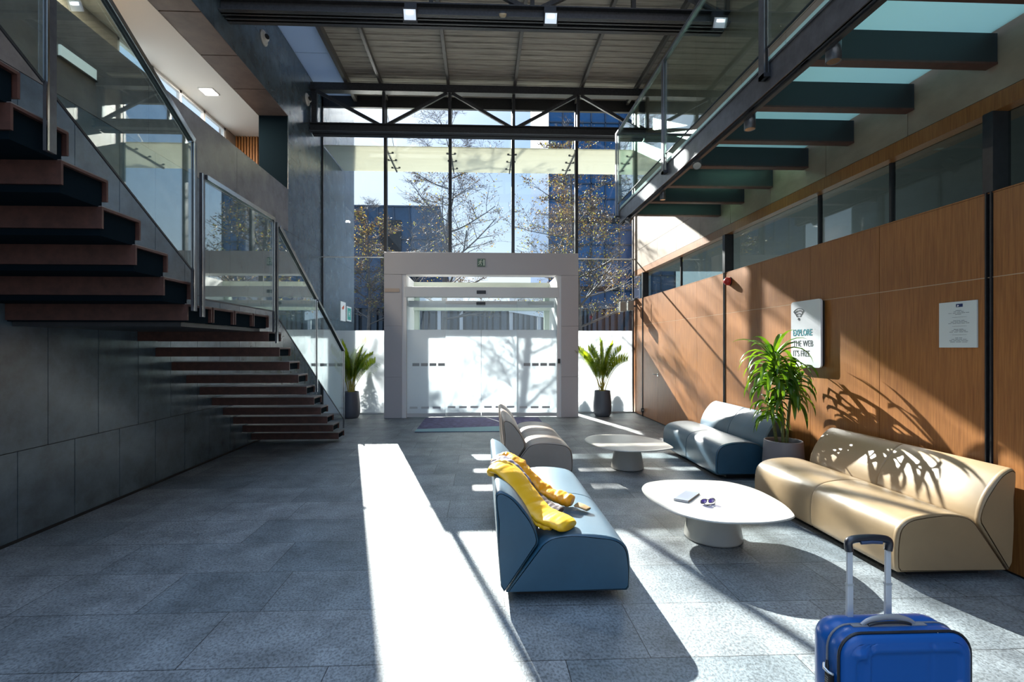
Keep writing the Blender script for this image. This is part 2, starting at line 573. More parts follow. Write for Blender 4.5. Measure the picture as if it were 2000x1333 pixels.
for y, lb in ((5.52, 'square recessed light in the gallery ceiling, the nearer and larger looking one'),
              (8.35, 'square recessed light in the gallery ceiling, the farther one by the slatted end wall')):
    t = thing('ceiling_light', lb, 'ceiling light', (-4.62, y, 5.88), 'recessed lights in the gallery ceiling')
    MB().box(-4.74, -4.50, y - 0.12, y + 0.12, 5.868, 5.88).build('frame', M['white'], t)
    MB().box(-4.72, -4.52, y - 0.10, y + 0.10, 5.860, 5.868).build('diffuser', mat('lamp_glow', (1, 0.95, 0.85), 0.5, emit=9.0), t)
    l = bpy.data.lights.new('downlight', 'AREA'); l.energy = 55; l.size = 0.2; l.color = (1, 0.87, 0.7)
    lo = bpy.data.objects.new('downlight', l); COL.objects.link(lo); lo.parent = t; lo.location = (0, 0, -0.03)

# right wall: wood panels, clerestory band, stone cladding above
wr = sroot('wall_right')
b = MB()
b.box(XR + 0.016, XR + 0.12, -3.0, YG + 0.1, 0, 2.60)
b.box(XR + 0.016, XR + 0.30, -3.0, YG + 0.1, 3.30, 9.5)
b.build('backing', M['joint'], wr)
b = MB()
for (a, c) in ((10.59, 11.2), (6.985, 10.52), (3.285, 6.935), (-0.35, 3.235)):
    n = max(1, round((c - a) / 0.92))
    for i in range(n):
        y0 = a + (c - a) * i / n; y1 = a + (c - a) * (i + 1) / n
        for z0, z1 in ((0.015, 2.03), (2.03, 2.622)):
            b.box(XR, XR + 0.016, y0 + 0.0025, y1 - 0.0025, z0 + 0.003, z1 - 0.003)
b.build('wood_panel', M['wood'], wr)
b = MB()
panel_rows(b, XR, -1, -3.0, YG + 0.1, [(3.31, 3.75, 0.3), (3.75, 5.25, 0.0), (5.25, 6.75, 0.45), (6.75, 8.25, 0), (8.25, 9.5, 0.3)], 0.96, start=0.73)
b.build('stone_panel', M['stonewall'], wr)
MB().box(XR + 0.001, XR + 0.012, -3.0, YG, 2.0275, 2.0325).build('lit_edge_strip', mat('lit_edge_tan', (0.50, 0.38, 0.26), 0.4), wr)  # pale strip added to stand in for the lit panel edges at the seam
MB().box(XR + 0.001, XR + 0.13, -3.0, YG, 2.622, 2.632).build('sill', M['wood'], wr)
struct(MB().box(XR, XR + 0.28, -3.0, YG, 3.19, 3.309).build('trim_1', M['wood']), 'stained wood fascia under the stone cladding of the right wall')

# clerestory glass and the room behind it
cl = sroot('window_3', (XR + 0.2, 5, 2.63))
MB().box(XR + 0.10, XR + 0.115, -3.0, YG - 0.05, 2.63, 3.19).build('window_pane', M['clere'], cl)
b = MB()
for y in (8.73, 5.10, 4.18, 1.4):
    b.box(XR + 0.085, XR + 0.125, y - 0.012, y + 0.012, 2.63, 3.19)
b.build('mullion', M['black'], cl)
bk = sroot('wall_back_room')
b = MB()
b.box(8.6, 8.7, -3.0, YG, 0, 3.4)
b.box(XR + 0.3, 8.7, -3.0, YG, 3.31, 3.41)
b.build('back_room_shell', mat('back_room_grey', (0.10, 0.11, 0.11), 0.5, noise=0.2, nscale=1.5), bk)
b = MB()
for y in (-1.5, 0.2, 1.9, 3.6, 5.3, 7.0, 8.7):
    b.box(8.45, 8.6, y, y + 0.12, 0, 3.3)
b.build('back_room_pier', mat('pier_grey', (0.22, 0.23, 0.23), 0.6), bk)

# steel columns in the right wall
for i, (y, lb) in enumerate(((10.55, 'black steel column in the wood wall next to the glass facade'),
                             (6.96, 'black steel column in the wood wall behind the blue sofa'),
                             (3.26, 'black steel column in the wood wall beside the white notice, chipped paint'))):
    t = thing('steel_column', lb, 'column', (XR, y, 0), 'steel columns along the wood wall')
    b = MB()
    b.box(XR - 0.010, XR + 0.10, y - 0.022, y - 0.012, 0, 3.19)
    b.box(XR - 0.010, XR + 0.10, y + 0.012, y + 0.022, 0, 3.19)
    b.box(XR + 0.010, XR + 0.02, y - 0.02, y + 0.02, 0, 3.19)
    b.build('section', M['black'], t)
    MB().box(XR - 0.012, XR + 0.12, y - 0.035, y + 0.035, 2.63, 3.19).build('head_casing', M['black'], t)

# ceiling deck with ribs and the white strip along the left wall
cg = sroot('ceiling', (0, 8, ZC))
b = MB()
ys = 5.5
rows = []
while ys < 11.6:
    rows += [(ys, 0.0), (ys + 0.09, 0.0), (ys + 0.10, 0.012), (ys + 0.17, 0.012)]
    ys += 0.18
b.grid([[(-2.87, y, ZC + d), (3.7, y, ZC + d)] for y, d in rows], smooth=False)
b.build('metal_deck', M['deck'], cg)
MB().box(-2.95, 3.8, 5.5, 11.7, ZC + 0.06, ZC + 0.2).build('roof_slab', M['joint'], cg)
b = MB()
for x in (-2.16, -0.71, 0.73, 2.19, 3.4):
    b.box(x - 0.03, x + 0.03, 5.5, 11.2, ZC - 0.10, ZC + 0.002)
b.box(-2.90, -2.83, 5.5, 11.2, ZC - 0.14, ZC + 0.002)
b.build('deck_rib', M['rib'], cg)
b = MB()
for a, c in ((5.5, 7.6), (7.61, 9.5), (9.51, 11.2)):
    b.box(XL - 0.01, -2.86, a, c, ZC - 0.01, ZC + 0.01)
b.build('opal_panel', M['skylight'], cg)

# ------------------------------------------------------------------ glass facade
MX = [-2.19, -0.715, 0.735, 2.21]
fa = sroot('window_1', (0, YG, 0))
b = MB()
for x in MX:
    b.box(x - 0.035, x + 0.035, YG - 0.02, YG + 0.09, 3.58 if abs(x) > 0 else 0, 7.28)
b.box(XL, XL + 0.03, YG, YG + 0.06, 0, 7.28)
b.box(XR - 0.05, XR - 0.02, YG, YG + 0.06, 0, 7.28)
b.build('mullion', M['black'], fa)
b = MB()
b.box(XL, XR, YG, YG + 0.08, 7.02, 7.28)
b.build('head_beam', M['black'], fa)
xs = [XL + 0.03] + MX + [XR - 0.05]
for i in range(5):
    xa, xb = xs[i] + 0.01, xs[i + 1] - 0.01
    zb = 1.92 if i in (0, 4) else 3.58
    if i in (0, 4):
        MB().box(xa, xb, YG + 0.02, YG + 0.032, 0.03, 1.915).build('frosted_pane', M['frost'], fa)
    MB().box(xa, xb, YG + 0.02, YG + 0.032, zb, 7.02).build('glass_pane', M['glass'], fa)
b = MB()
b.box(XL, -2.1, YG - 0.005, YG + 0.05, 3.585, 3.60)
b.box(2.14, XR, YG - 0.005, YG + 0.05, 3.585, 3.60)
b.build('transom', M['white'], fa)
b = MB()
b.box(XL, -2.1, YG, YG + 0.05, 0, 0.03)
b.box(2.14, XR, YG, YG + 0.05, 0, 0.03)
b.build('bottom_rail', M['alulite'], fa)


# ------------------------------------------------------------------ roof trusses
def truss(y, z0, z1, label, phase, cable=False):
    t = thing('roof_truss', label, 'truss', (0, y, z0), 'steel roof trusses')
    x0, x1 = XL + 0.01, XR - 0.01
    b = MB()
    b.box(x0, x1, y - 0.09, y - 0.06, z0, z0 + 0.16); b.box(x0, x1, y + 0.06, y + 0.09, z0, z0 + 0.16)
    b.box(x0, x1, y - 0.16, y - 0.03, z0, z0 + 0.018); b.box(x0, x1, y + 0.03, y + 0.16, z0, z0 + 0.018)
    b.box(x0, x1, y - 0.16, y - 0.03, z0 + 0.155, z0 + 0.173); b.box(x0, x1, y + 0.03, y + 0.16, z0 + 0.155, z0 + 0.173)
    b.build('bottom_chord', M['blacktruss'], t)
    MB().box(x0, x1, y - 0.08, y + 0.08, z1 - 0.16, z1).build('top_chord', M['blacktruss'], t)
    nodes = [x0 + 0.06] + [v * (0.955 if y > 10 else 1.0) for v in MX] + [x1 - 0.06]
    for i, x in enumerate(nodes):
        ww = 0.06 if 0 < i < 5 else 0.12
        MB().box(x - ww / 2, x + ww / 2, y - 0.03, y + 0.03, z0 + 0.17, z1 - 0.16).build('post', M['blacktruss'], t)
    for i in range(5):
        up = (i + phase) % 2
        a, c = nodes[i], nodes[i + 1]
        za, zb = (z0 + 0.17, z1 - 0.17) if up else (z1 - 0.17, z0 + 0.17)
        a += 0.05; c -= 0.05
        MB().bar((a, y - 0.045, za), (c, y - 0.045, zb), 0.05, 0.065).build('diagonal', M['blacktruss'], t)
    if cable:
        rnd = random.Random(3)
        for k in range(3):
            pts = []
            x = -3.5
            while x < 0.1 - 0.15 * k:
                pts.append((x, y - 0.09 + 0.02 * k, z0 + 0.19 + 0.02 * k + 0.008 * rnd.random()))
                x += 0.2
            MB().tube(pts, 0.012, 6).build('cable', M['black'], t)
    return t


truss(10.42, 6.10, 7.16, 'black steel truss with crossed diagonals right in front of the glass facade', 0)
truss(6.92, 6.19, 7.22, 'black steel truss crossing overhead with cables and two floodlights', 0, True)

# ------------------------------------------------------------------ entrance portal with sliding doors
dp = sroot('door_1', (0, 10.45, 0), 'light grey entrance portal with glass sliding doors')
PY0, PY1 = 10.44, 10.78
b = MB()
for x0, x1 in ((-2.09, -1.71), (1.745, 2.12)):
    z = 0.0
    for z1 in (0.89, 1.99, 3.10):
        b.box(x0, x1, PY0, PY1, z + 0.003, z1 - 0.003)
        z = z1
    b.box(x0 + 0.01, x1 - 0.01, PY0 + 0.01, PY1, 0, 3.14)
b.build('pillar', M['portal'], dp, bevel=0.004)
MB().box(-2.09, 2.12, PY0, PY1, 3.105, 3.585).build('header', M['portal'], dp, bevel=0.004)
b = MB()
b.box(-1.712, -1.62, PY0 + 0.03, YG + 0.75, 0, 3.11); b.box(1.66, 1.747, PY0 + 0.03, YG + 0.75, 0, 3.11)
b.build('reveal_lining', M['white'], dp)
b = MB()
b.box(-1.62, 1.66, YG + 0.55, YG + 0.75, 2.93, 3.10)
for x0, x1 in ((-1.62, -1.50), (1.54, 1.66)):
    b.box(x0, x1, YG + 0.62, YG + 0.75, 0, 3.0)
b.box(-1.62, 1.66, YG + 0.5, YG + 0.72, 2.42, 2.62)
b.build('outer_frame', mat('sage_frame', (0.42, 0.47, 0.40), 0.4), dp)
b = MB()
b.box(-1.66, 1.70, PY0 + 0.02, PY0 + 0.20, 2.62, 2.84)
b.build('operator_cover', M['alulite'], dp, bevel=0.006)
b = MB()
b.box(-1.60, 1.62, PY0 + 0.24, PY0 + 0.34, 2.42, 2.56)
b.build('track', M['alulite'], dp)
for x, z, y in ((0.0, 2.73, PY0 + 0.015), (-0.01, 2.50, PY0 + 0.235)):
    MB().box(x - 0.10, x + 0.10, y - 0.02, y + 0.02, z - 0.035, z + 0.035).build('motion_sensor', M['black'], dp, bevel=0.006)
for i, (x0, x1, y) in enumerate(((-1.62, -0.78, PY0 + 0.12), (-0.80, -0.003, PY0 + 0.19), (0.003, 0.80, PY0 + 0.19), (0.78, 1.66, PY0 + 0.12))):
    lf = MB().box(x0, x1, y, y + 0.012, 1.915, 2.62 if i in (0, 3) else 2.48).build('door_leaf', M['glass'], dp)
    MB().box(x0, x1, y, y + 0.012, 0.09, 1.915).build('frosted_film', M['frost'], lf)
    MB().box(x0, x1, y - 0.012, y + 0.024, 0.012, 0.09).build('bottom_profile', M['alulite'], lf)
    if i in (0, 3):
        b = MB()
        xx = -1.50 if i == 0 else 0.93
        for k in range(4):
            b.box(xx + k * 0.185, xx + k * 0.185 + 0.15, y - 0.003, y - 0.001, 1.12, 1.185)
        b.build('glass_marking', M['mark'], lf)
    b = MB()
    n = 3
    for k in range(n):
        a = x0 + 0.06 + k * 0.25
        b.box(a, min(a + 0.17, x1 - 0.02), y - 0.003, y - 0.001, 0.19, 0.235)
    b.build('lower_marking', mat('pale_marking', (0.6, 0.62, 0.62), 0.6), lf)
MB().box(-1.62, 1.66, YG + 0.6, YG + 0.612, 2.62, 2.93).build('transom_light', M['glass'], dp)
MB().box(-1.50, 1.54, YG + 0.6, YG + 0.612, 0.02, 2.42).build('outer_leaf', M['glass'], dp)
MB().box(1.665, 1.72, PY0 - 0.012, PY0 + 0.0, 1.18, 1.28).build('key_switch', M['black'], dp)
MB().box(-2.075, -1.76, PY0 - 0.012, PY0, 2.72, 2.80).build('name_plate', mat('pale_plate', (0.45, 0.36, 0.29), 0.4), dp)

# emergency exit sign on the header
ex = thing('exit_sign', 'small green exit sign with a running figure above the entrance', 'sign', (0.02, PY0, 3.36))
MB().box(-0.085, 0.085, PY0 - 0.02, PY0 - 0.001, 3.28, 3.45).build('sign_plate', mat('exit_green', (0.09, 0.16, 0.11), 0.4), ex)
b = MB()
yy = PY0 - 0.022
def sg(pts, r=0.008):
    b.tube([(x, yy, z) for x, z in pts], r, 6)
sg([(-0.012, 3.405), (-0.022, 3.36)], 0.014)
sg([(-0.022, 3.36), (0.005, 3.335), (-0.005, 3.305)])
sg([(-0.022, 3.36), (-0.04, 3.335), (-0.062, 3.315)])
sg([(-0.012, 3.40), (-0.045, 3.385), (-0.055, 3.36)], 0.006)
sg([(-0.012, 3.40), (0.02, 3.375), (0.035, 3.385)], 0.006)
b.lathe([(0.0, -0.003), (0.012, -0.003), (0.012, 0.003), (0.0, 0.003)], (-0.002, yy, 3.425), 12, axis=Matrix.Rotation(math.pi / 2, 3, 'X'))
b.box(0.045, 0.07, yy - 0.002, yy + 0.002, 3.30, 3.43)
b.build('running_figure', mat('exit_white', (0.62, 0.72, 0.62), 0.5), ex)

jb = thing('junction_box', 'tiny dark box at the foot of the steel column next to the facade', 'box', (3.545, 10.47, 0))
MB().box(3.52, 3.57, 10.44, 10.50, 0.10, 0.19).build('box_casing', M['plinth'], jb, bevel=0.004)
MB().box(3.53, 3.56, 10.436, 10.44, 0.13, 0.165).build('box_lid', M['alu'], jb)

# door mat
dm = thing('door_mat', 'purple door mat with a pale teal band in front of the entrance', 'door mat', (0.0, 9.6, 0))
MB().box(-1.20, 1.24, 8.72, 10.42, 0.001, 0.010).build('mat_field', M['mat'], dm)
MB().prism([(-1.20, 8.72), (1.24, 8.72), (1.24, 9.42), (-1.20, 8.98)], 'z', 0.010, 0.014).build('mat_band', M['matband'], dm)
MB().prism([(0.10, 10.42), (0.13, 10.42), (0.62, 9.31), (0.58, 9.30)], 'z', 0.010, 0.013).build('mat_stripe', M['white'], dm)

# opal canopy outside
ca = sroot('trim_2', (0, 11.9, 6.2), 'opal glass canopy outside above the entrance')
MB().box(XL + 0.02, 6.5, YG + 0.12, 12.78, 6.165, 6.19).build('canopy_pane', M['canopy'], ca)
b = MB()
for x in MX + [3.62]:
    b.bar((x, YG + 0.08, 6.12), (x, 12.6, 6.10), 0.03, 0.05)
    for y in (11.5, 11.95, 12.45):
        b.bar((x - 0.09, y, 6.13), (x + 0.09, y, 6.13), 0.015, 0.015)
        for s in (-1, 1):
            b.lathe([(0.0, 0), (0.028, 0), (0.028, 0.03), (0.0, 0.03)], (x + s * 0.09, y, 6.13), 8)
    b.bar((x + 0.02, YG + 0.08, 6.95), (x + 0.06, 12.3, 6.2), 0.012, 0.012)
b.build('canopy_arm', M['steel'], ca)

# ------------------------------------------------------------------ staircase along the left wall
XS = -2.27
G, R = 0.28, 0.17
st = thing('staircase', 'rust brown folded steel staircase with glass guards along the dark left wall', 'staircase', (-2.95, 5.5, 0))


def channel(y0, dep, ztop, h, x0=XL + 0.002, x1=XS):
    """folded plate: tread top with a downstand at the near and far edge"""
    e = 0.015
    b = MB()
    b.box(x0, x1, y0, y0 + e, ztop - h, ztop)
    b.box(x0, x1, y0 + dep - e, y0 + dep, ztop - h, ztop)
    b.box(x0, x1, y0 + e, y0 + dep - e, ztop - e, ztop)
    return b


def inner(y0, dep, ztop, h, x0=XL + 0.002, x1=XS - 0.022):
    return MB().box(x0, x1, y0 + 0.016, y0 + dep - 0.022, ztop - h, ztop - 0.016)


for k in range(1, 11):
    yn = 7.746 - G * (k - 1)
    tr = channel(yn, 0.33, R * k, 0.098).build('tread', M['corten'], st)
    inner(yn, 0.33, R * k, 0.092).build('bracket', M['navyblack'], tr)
    MB().box(XL + 0.02, XS - 0.002, yn + 0.004, yn + 0.326, R * k, R * k + 0.006).build('tread_surface', M['treadtop'], tr)
for i in range(4):
    yn = 3.81 + 0.362 * i
    tr = channel(yn, 0.342, 1.87, 0.125).build('landing_plate', M['corten'], st)
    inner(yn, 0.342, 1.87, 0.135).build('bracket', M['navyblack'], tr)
    MB().box(XL + 0.02, XS - 0.002, yn + 0.004, yn + 0.338, 1.87, 1.876).build('tread_surface', M['treadtop'], tr)
MB().box(XL + 0.01, XS - 0.08, 3.86, 5.2, 1.70, 1.76).build('landing_frame', M['black'], st)
for k in range(1, 15):
    yn = 3.81 - G * k
    tr = channel(yn, 0.33, 1.87 + R * k, 0.13).build('tread', M['corten'], st)
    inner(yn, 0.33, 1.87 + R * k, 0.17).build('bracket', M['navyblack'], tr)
    MB().box(XL + 0.02, XS - 0.002, yn + 0.004, yn + 0.326, 1.87 + R * k, 1.876 + R * k).build('tread_surface', M['treadtop'], tr)

XG = XS + 0.03


def guard(y0, y1, zb0, zb1, zt0, zt1, parent, x=XG, m='guard', top=True):
    """a glass guard panel between y0 (near) and y1 (far)"""
    p = MB().prism([(y0, zb0), (y1, zb1), (y1, zt1), (y0, zt0)], 'x', x - 0.006, x + 0.006).build('guard_pane', M[m], parent)
    MB().bar((x, y0, zb0 - 0.004), (x, y1, zb1 - 0.004), 0.014, 0.008, up=(1, 0, 0)).build('glass_edge', M['black'], p)
    if top:
        MB().bar((x, y0, zt0 + 0.02), (x, y1, zt1 + 0.02), 0.05, 0.03, up=(0, 0, 1)).build('handrail', M['black'], parent, bevel=0.004)
        MB().bar((x + 0.028, y0, zt0 + 0.012), (x + 0.028, y1, zt1 + 0.012), 0.006, 0.035, up=(0, 0, 1)).build('rail_edge', M['chrome'], parent)


def post(y, z0, z1, parent, x=XG, w=0.05):
    p = MB().box(x - 0.006, x + 0.012, y - w / 2, y + w / 2, z0, z1).build('post', M['steel'], parent)
    MB().box(x + 0.012, x + 0.018, y - w / 2, y - w / 2 + 0.012, z0, z1).build('post_edge', M['chrome'], p)
    return p


# lower flight
def zt_l(y): return 2.875 - 0.5563 * (y - 5.36)
def zb_l(y): return 1.884 - 0.590 * (y - 5.36)
guard(5.40, 6.62, zb_l(5.40), zb_l(6.62), zt_l(5.40), zt_l(6.62), st)
guard(6.66, 7.90, zb_l(6.66), zb_l(7.90), zt_l(6.66), zt_l(7.90), st)
post(5.36, 1.58, 2.90, st)
post(6.64, 0.93, zt_l(6.64), st, w=0.03)
post(7.93, 0.22, zt_l(7.93) + 0.02, st)
# landing
guard(3.98, 5.26, 1.93, 1.93, 2.90, 2.90, st)
post(3.95, 1.78, 2.93, st); post(5.285, 1.70, 2.93, st, w=0.04)
# upper flight
def zt_u(y): return 3.10 + 0.5563 * (3.85 - y)
def zb_u(y): return 2.12 + 0.602 * (3.85 - y)
guard(2.62, 3.81, zb_u(2.62), zb_u(3.81), zt_u(2.62), zt_u(3.81), st)
guard(1.34, 2.55, zb_u(1.34), zb_u(2.55), zt_u(1.34), zt_u(2.55), st)
guard(0.06, 1.27, zb_u(0.06), zb_u(1.27), zt_u(0.06), zt_u(1.27), st)
post(3.84, 1.82, 3.13, st)
post(2.585, 2.55, zt_u(2.585) + 0.03, st, w=0.06)
post(1.305, 3.32, zt_u(1.305) + 0.03, st, w=0.06)

# ------------------------------------------------------------------ footbridge on the right
br = thing('footbridge', 'steel and frosted glass footbridge high along the right wall', 'footbridge', (2.9, 4.5, 3.5))
XB = 2.20
b = MB()
b.box(XB, XB + 0.012, -1.6, 7.60, 3.50, 3.72)
b.box(XB - 0.01, XB + 0.09, -1.6, 7.60, 3.50, 3.512)
b.box(XB - 0.01, XB + 0.09, -1.6, 7.60, 3.708, 3.72)
b.box(XB, XB + 0.09, 7.588, 7.60, 3.5, 3.72)
b.build('edge_beam', M['steel'], br)
MB().box(XB + 0.03, XB + 0.065, -1.6, 7.58, 3.475, 3.498).build('light_track', M['black'], br)
for k in range(-7, 8):
    y = 3.20 + 0.643 * k
    if y > 7.5 or y < -1.6:
        continue
    j = MB().box(XB + 0.02, XR - 0.006, y, y + 0.075, 3.515, 3.715).build('joist', mat('joist_teal_black', (0.016, 0.024, 0.027), 0.5) if k == -7 else bpy.data.materials['joist_teal_black'], br)
    MB().box(XB + 0.02, XR - 0.006, y - 0.003, y + 0.078, 3.50, 3.514).build('joist_foot', M['corten'], j)
y = -1.6
k = 0
while y < 7.5:
    y1 = min(y + 0.83, 7.60)
    fp = MB().box(XB + 0.004, XR - 0.04, y + 0.004, y1 - 0.004, 3.722, 3.752).build('floor_pane', M['tealglass'], br)
    MB().box(XB - 0.012, XB + 0.003, y + 0.004, y1 - 0.004, 3.722, 3.752).build('pane_edge', M['glassedge'], fp)
    y = y1
XP = XB - 0.045
ys = [7.62, 5.64, 3.62, 1.62, -0.4]
ztop = 4.93
for y in ys:
    p = MB().box(XP - 0.006, XP + 0.006, y - 0.035, y + 0.035, 3.56 if y > 7 else 3.60, ztop).build('post', M['steel'], br)
    MB().box(XP + 0.03, XP + 0.04, y - 0.03, y + 0.03, 3.60, ztop).build('post_flat', M['steel'], p)
    MB().box(XP - 0.006, XB + 0.06, y - 0.04, y + 0.04, 3.60, 3.63).build('post_bracket', M['black'], p)
for i in range(4):
    y0, y1 = ys[i + 1] + 0.045, ys[i] - 0.045
    MB().box(XP + 0.012, XP + 0.024, y0, y1, 3.82, ztop).build('guard_pane', M['guardR'], br)
    MB().box(XP + 0.010, XP + 0.026, y0, y1, 3.812, 3.82).build('glass_edge', M['black'], br)
hr = MB()
hr.bar((XP + 0.018, -1.6, ztop + 0.015), (XP + 0.018, 7.65, ztop + 0.015), 0.055, 0.03)
hr.build('handrail', M['steel'], br, bevel=0.004)
# end guard across the bridge head
MB().box(XP + 0.06, XR - 0.05, 7.60, 7.612, 3.80, ztop).build('guard_pane', M['guardR'], br)
MB().box(XP + 0.02, XR - 0.02, 7.585, 7.63, ztop, ztop + 0.03).build('handrail', M['steel'], br)
MB().box(XR - 0.09, XR - 0.06, 7.58, 7.62, 3.74, ztop).build('post', M['steel'], br)

# spotlights clipped under the bridge edge
spec = [(3.06, 'upright', 'black cylinder spotlight under the bridge edge, nearest and largest of the row'),
        (4.04, 'upright', 'black cylinder spotlight under the bridge edge, second from the camera'),
        (5.06, 'tilt', 'black spotlight under the bridge edge tilted toward the camera, third from the camera'),
        (6.02, 'slim', 'small black spotlight hanging straight under the bridge edge, fourth from the camera'),
        (7.22, 'end', 'black spotlight tilted down at the far end of the bridge')]
for y, kind, lb in spec:
    t = thing('spotlight', lb, 'spotlight', (XB + 0.10, y, 3.60), 'spotlights under the footbridge')
    MB().box(XB + 0.012, XB + 0.12, y - 0.03, y + 0.03, 3.585, 3.61).build('track_adapter', M['black'], t)
    MB().tube([(XB + 0.10, y, 3.59), (XB + 0.10, y, 3.555)], 0.014, 10).build('stem', M['black'], t)
    ax = Matrix.Identity(3)
    if kind == 'tilt': ax = Matrix.Rotation(math.radians(-38), 3, 'X') @ Matrix.Rotation(math.radians(14), 3, 'Y')
    if kind == 'end': ax = Matrix.Rotation(math.radians(35), 3, 'Y')
    r = 0.045 if kind != 'slim' else 0.035
    MB().lathe([(0.0, 0.0), (r * .9, 0.0), (r, -0.008), (r, -0.155), (r * .93, -0.155), (r * .88, -0.14), (0, -0.13)], (XB + 0.10, y, 3.56), 28, axis=ax).build('lamp_body', M['steel'], t)
    MB().lathe([(r * .86, -0.1535), (r * .5, -0.136), (0, -0.134)], (XB + 0.10, y, 3.56), 24, axis=ax).build('reflector', M['chrome'], t)

# floodlights on the overhead truss
for x, lb in ((-0.985, 'square floodlight on the overhead truss, the left one'), (0.97, 'square floodlight on the overhead truss, the right one')):
    t = thing('floodlight', lb, 'floodlight', (x, 6.70, 6.15), 'floodlights on the truss')
    rx = Matrix.Rotation(math.radians(28), 3, 'X')
    def O(bx, by, bz, sx, sy, sz):
        m_ = MB()
        m_.box(-sx, sx, -sy, sy, -sz, sz)
        m_.v = [tuple(Vector((x, 6.70, 6.13)) + rx @ (Vector(q) + Vector((bx, by, bz)))) for q in m_.v]
        return m_
    O(0, 0, 0, 0.10, 0.018, 0.085).build('housing', M['black'], t, bevel=0.006)
    O(0, -0.021, 0.005, 0.082, 0.003, 0.062).build('lens', mat('flood_lens', (0.7, 0.78, 0.85), 0.2, emit=0.35, ecol=(0.75, 0.86, 1, 1)) if x < 0 else bpy.data.materials['flood_lens'], t)
    O(0, -0.026, 0.03, 0.045, 0.002, 0.018).build('led_array', mat('flood_led', (1, 1, 1), 0.3, emit=5.0) if x < 0 else bpy.data.materials['flood_led'], t)
    MB().box(x - 0.085, x + 0.085, 6.74, 6.80, 6.17, 6.33).build('bracket', M['black'], t)
t = thing('smoke_detector', 'small cream smoke detector under the overhead truss', 'smoke detector', (0.30, 6.74, 6.2))
MB().lathe([(0, -0.045), (0.035, -0.042), (0.05, -0.02), (0.055, 0.0), (0, 0.0)], (0.30, 6.72, 6.2), 20, axis=Matrix.Rotation(math.radians(25), 3, 'X')).build('detector_head', mat('cream_plastic', (0.55, 0.45, 0.3), 0.5), t)
MB().box(0.27, 0.33, 6.72, 6.78, 6.2, 6.24).build('detector_base', M['black'], t)
for y, lb in ((7.38, 'round white wall nozzle high on the left wall, partly behind the truss'),
              (8.18, 'round white wall nozzle high on the left wall, the middle one'),
              (10.18, 'round white wall nozzle high on the left wall, beside the facade truss')):
    t = thing('wall_nozzle', lb, 'wall nozzle', (XL, y, 6.72), 'round nozzles on the left wall')
    A = Matrix.Rotation(math.radians(90), 3, 'Y')
    MB().lathe([(0.0, 0.0), (0.125, 0.0), (0.12, 0.018), (0.085, 0.028), (0.07, 0.018)], (XL, y, 6.70), 30, axis=A).build('ring', mat('nozzle_white', (0.62, 0.60, 0.55), 0.4), t)
    A2 = Matrix.Rotation(math.radians(-30), 3, 'Z') @ A
    MB().lathe([(0.075, 0.0), (0.070, 0.05), (0.045, 0.085)], (XL, y, 6.70), 26, axis=A2).build('eyeball', bpy.data.materials['nozzle_white'], t)
    MB().lathe([(0.044, 0.086), (0.0, 0.08)], (XL, y, 6.70), 26, axis=A2).build('opening', M['plinth'], t)

# ------------------------------------------------------------------ small wall things
def text_mesh(body, size, loc, rot, m, parent, name='lettering', align='LEFT', weight=0.0, sx=1.0):
    cu = bpy.data.curves.new(name, 'FONT')
    cu.body = body; cu.size = size; cu.align_x = align; cu.extrude = 0.0008; cu.offset = weight
    cu.resolution_u = 3
    tmp = bpy.data.objects.new('tmp', cu)
    COL.objects.link(tmp)
    bpy.context.view_layer.update()
    me = bpy.data.meshes.new_from_object(tmp)
    bpy.data.objects.remove(tmp)
    me.name = name
    Mx = Matrix.Translation(Vector(loc) - walkoff(parent)) @ rot.to_4x4() @ Matrix.Diagonal((sx, 1, 1, 1))
    me.transform(Mx)
    me.materials.clear(); me.materials.append(m)
    ob = bpy.data.objects.new(name, me)
    COL.objects.link(ob); ob.parent = parent
    return ob


# on the right wall, text runs from far to near: local x -> -Y, local y -> +Z, normal -> -X
RW = Matrix(((0, 0, -1), (-1, 0, 0), (0, 1, 0)))
LW = Matrix(((0, 0, 1), (1, 0, 0), (0, 1, 0)))

wf = thing('wifi_sign', 'white rounded board with wireless symbol and teal EXPLORE lettering on the wood wall', 'sign', (XR - 0.04, 5.11, 1.69))
def rrect(y0, y1, z0, z1, r, n=6):
    pts = []
    for cy, cz, a0 in ((y1 - r, z1 - r, 0), (y0 + r, z1 - r, 90), (y0 + r, z0 + r, 180), (y1 - r, z0 + r, 270)):
        for i in range(n + 1):
            a = math.radians(a0 + 90 * i / n)
            pts.append((cy + r * math.cos(a), cz + r * math.sin(a)))
    return pts
MB().prism(rrect(4.87, 5.35, 1.32, 2.045, 0.035), 'x', XR - 0.055, XR - 0.035).build('board', mat('board_white', (0.72, 0.73, 0.78), 0.22), wf)
MB().prism(rrect(4.885, 5.335, 1.335, 2.03, 0.03), 'x', XR - 0.035, XR - 0.002).build('board_back', M['plinth'], wf)
teal = mat('teal_ink', (0.03, 0.24, 0.30), 0.5)
ink = mat('dark_ink', (0.03, 0.03, 0.05), 0.5)
xg = XR - 0.0565
text_mesh('EXPLORE', 0.098, (xg, 5.315, 1.665), RW, teal, wf, weight=0.0014, sx=0.78)
text_mesh('THE WEB', 0.098, (xg, 5.315, 1.545), RW, ink, wf, weight=-0.0015, sx=0.80)
text_mesh("IT'S FREE", 0.098, (xg, 5.315, 1.435), RW, ink, wf, weight=-0.0015, sx=0.74)
b = MB()
cy, cz = 5.215, 1.845
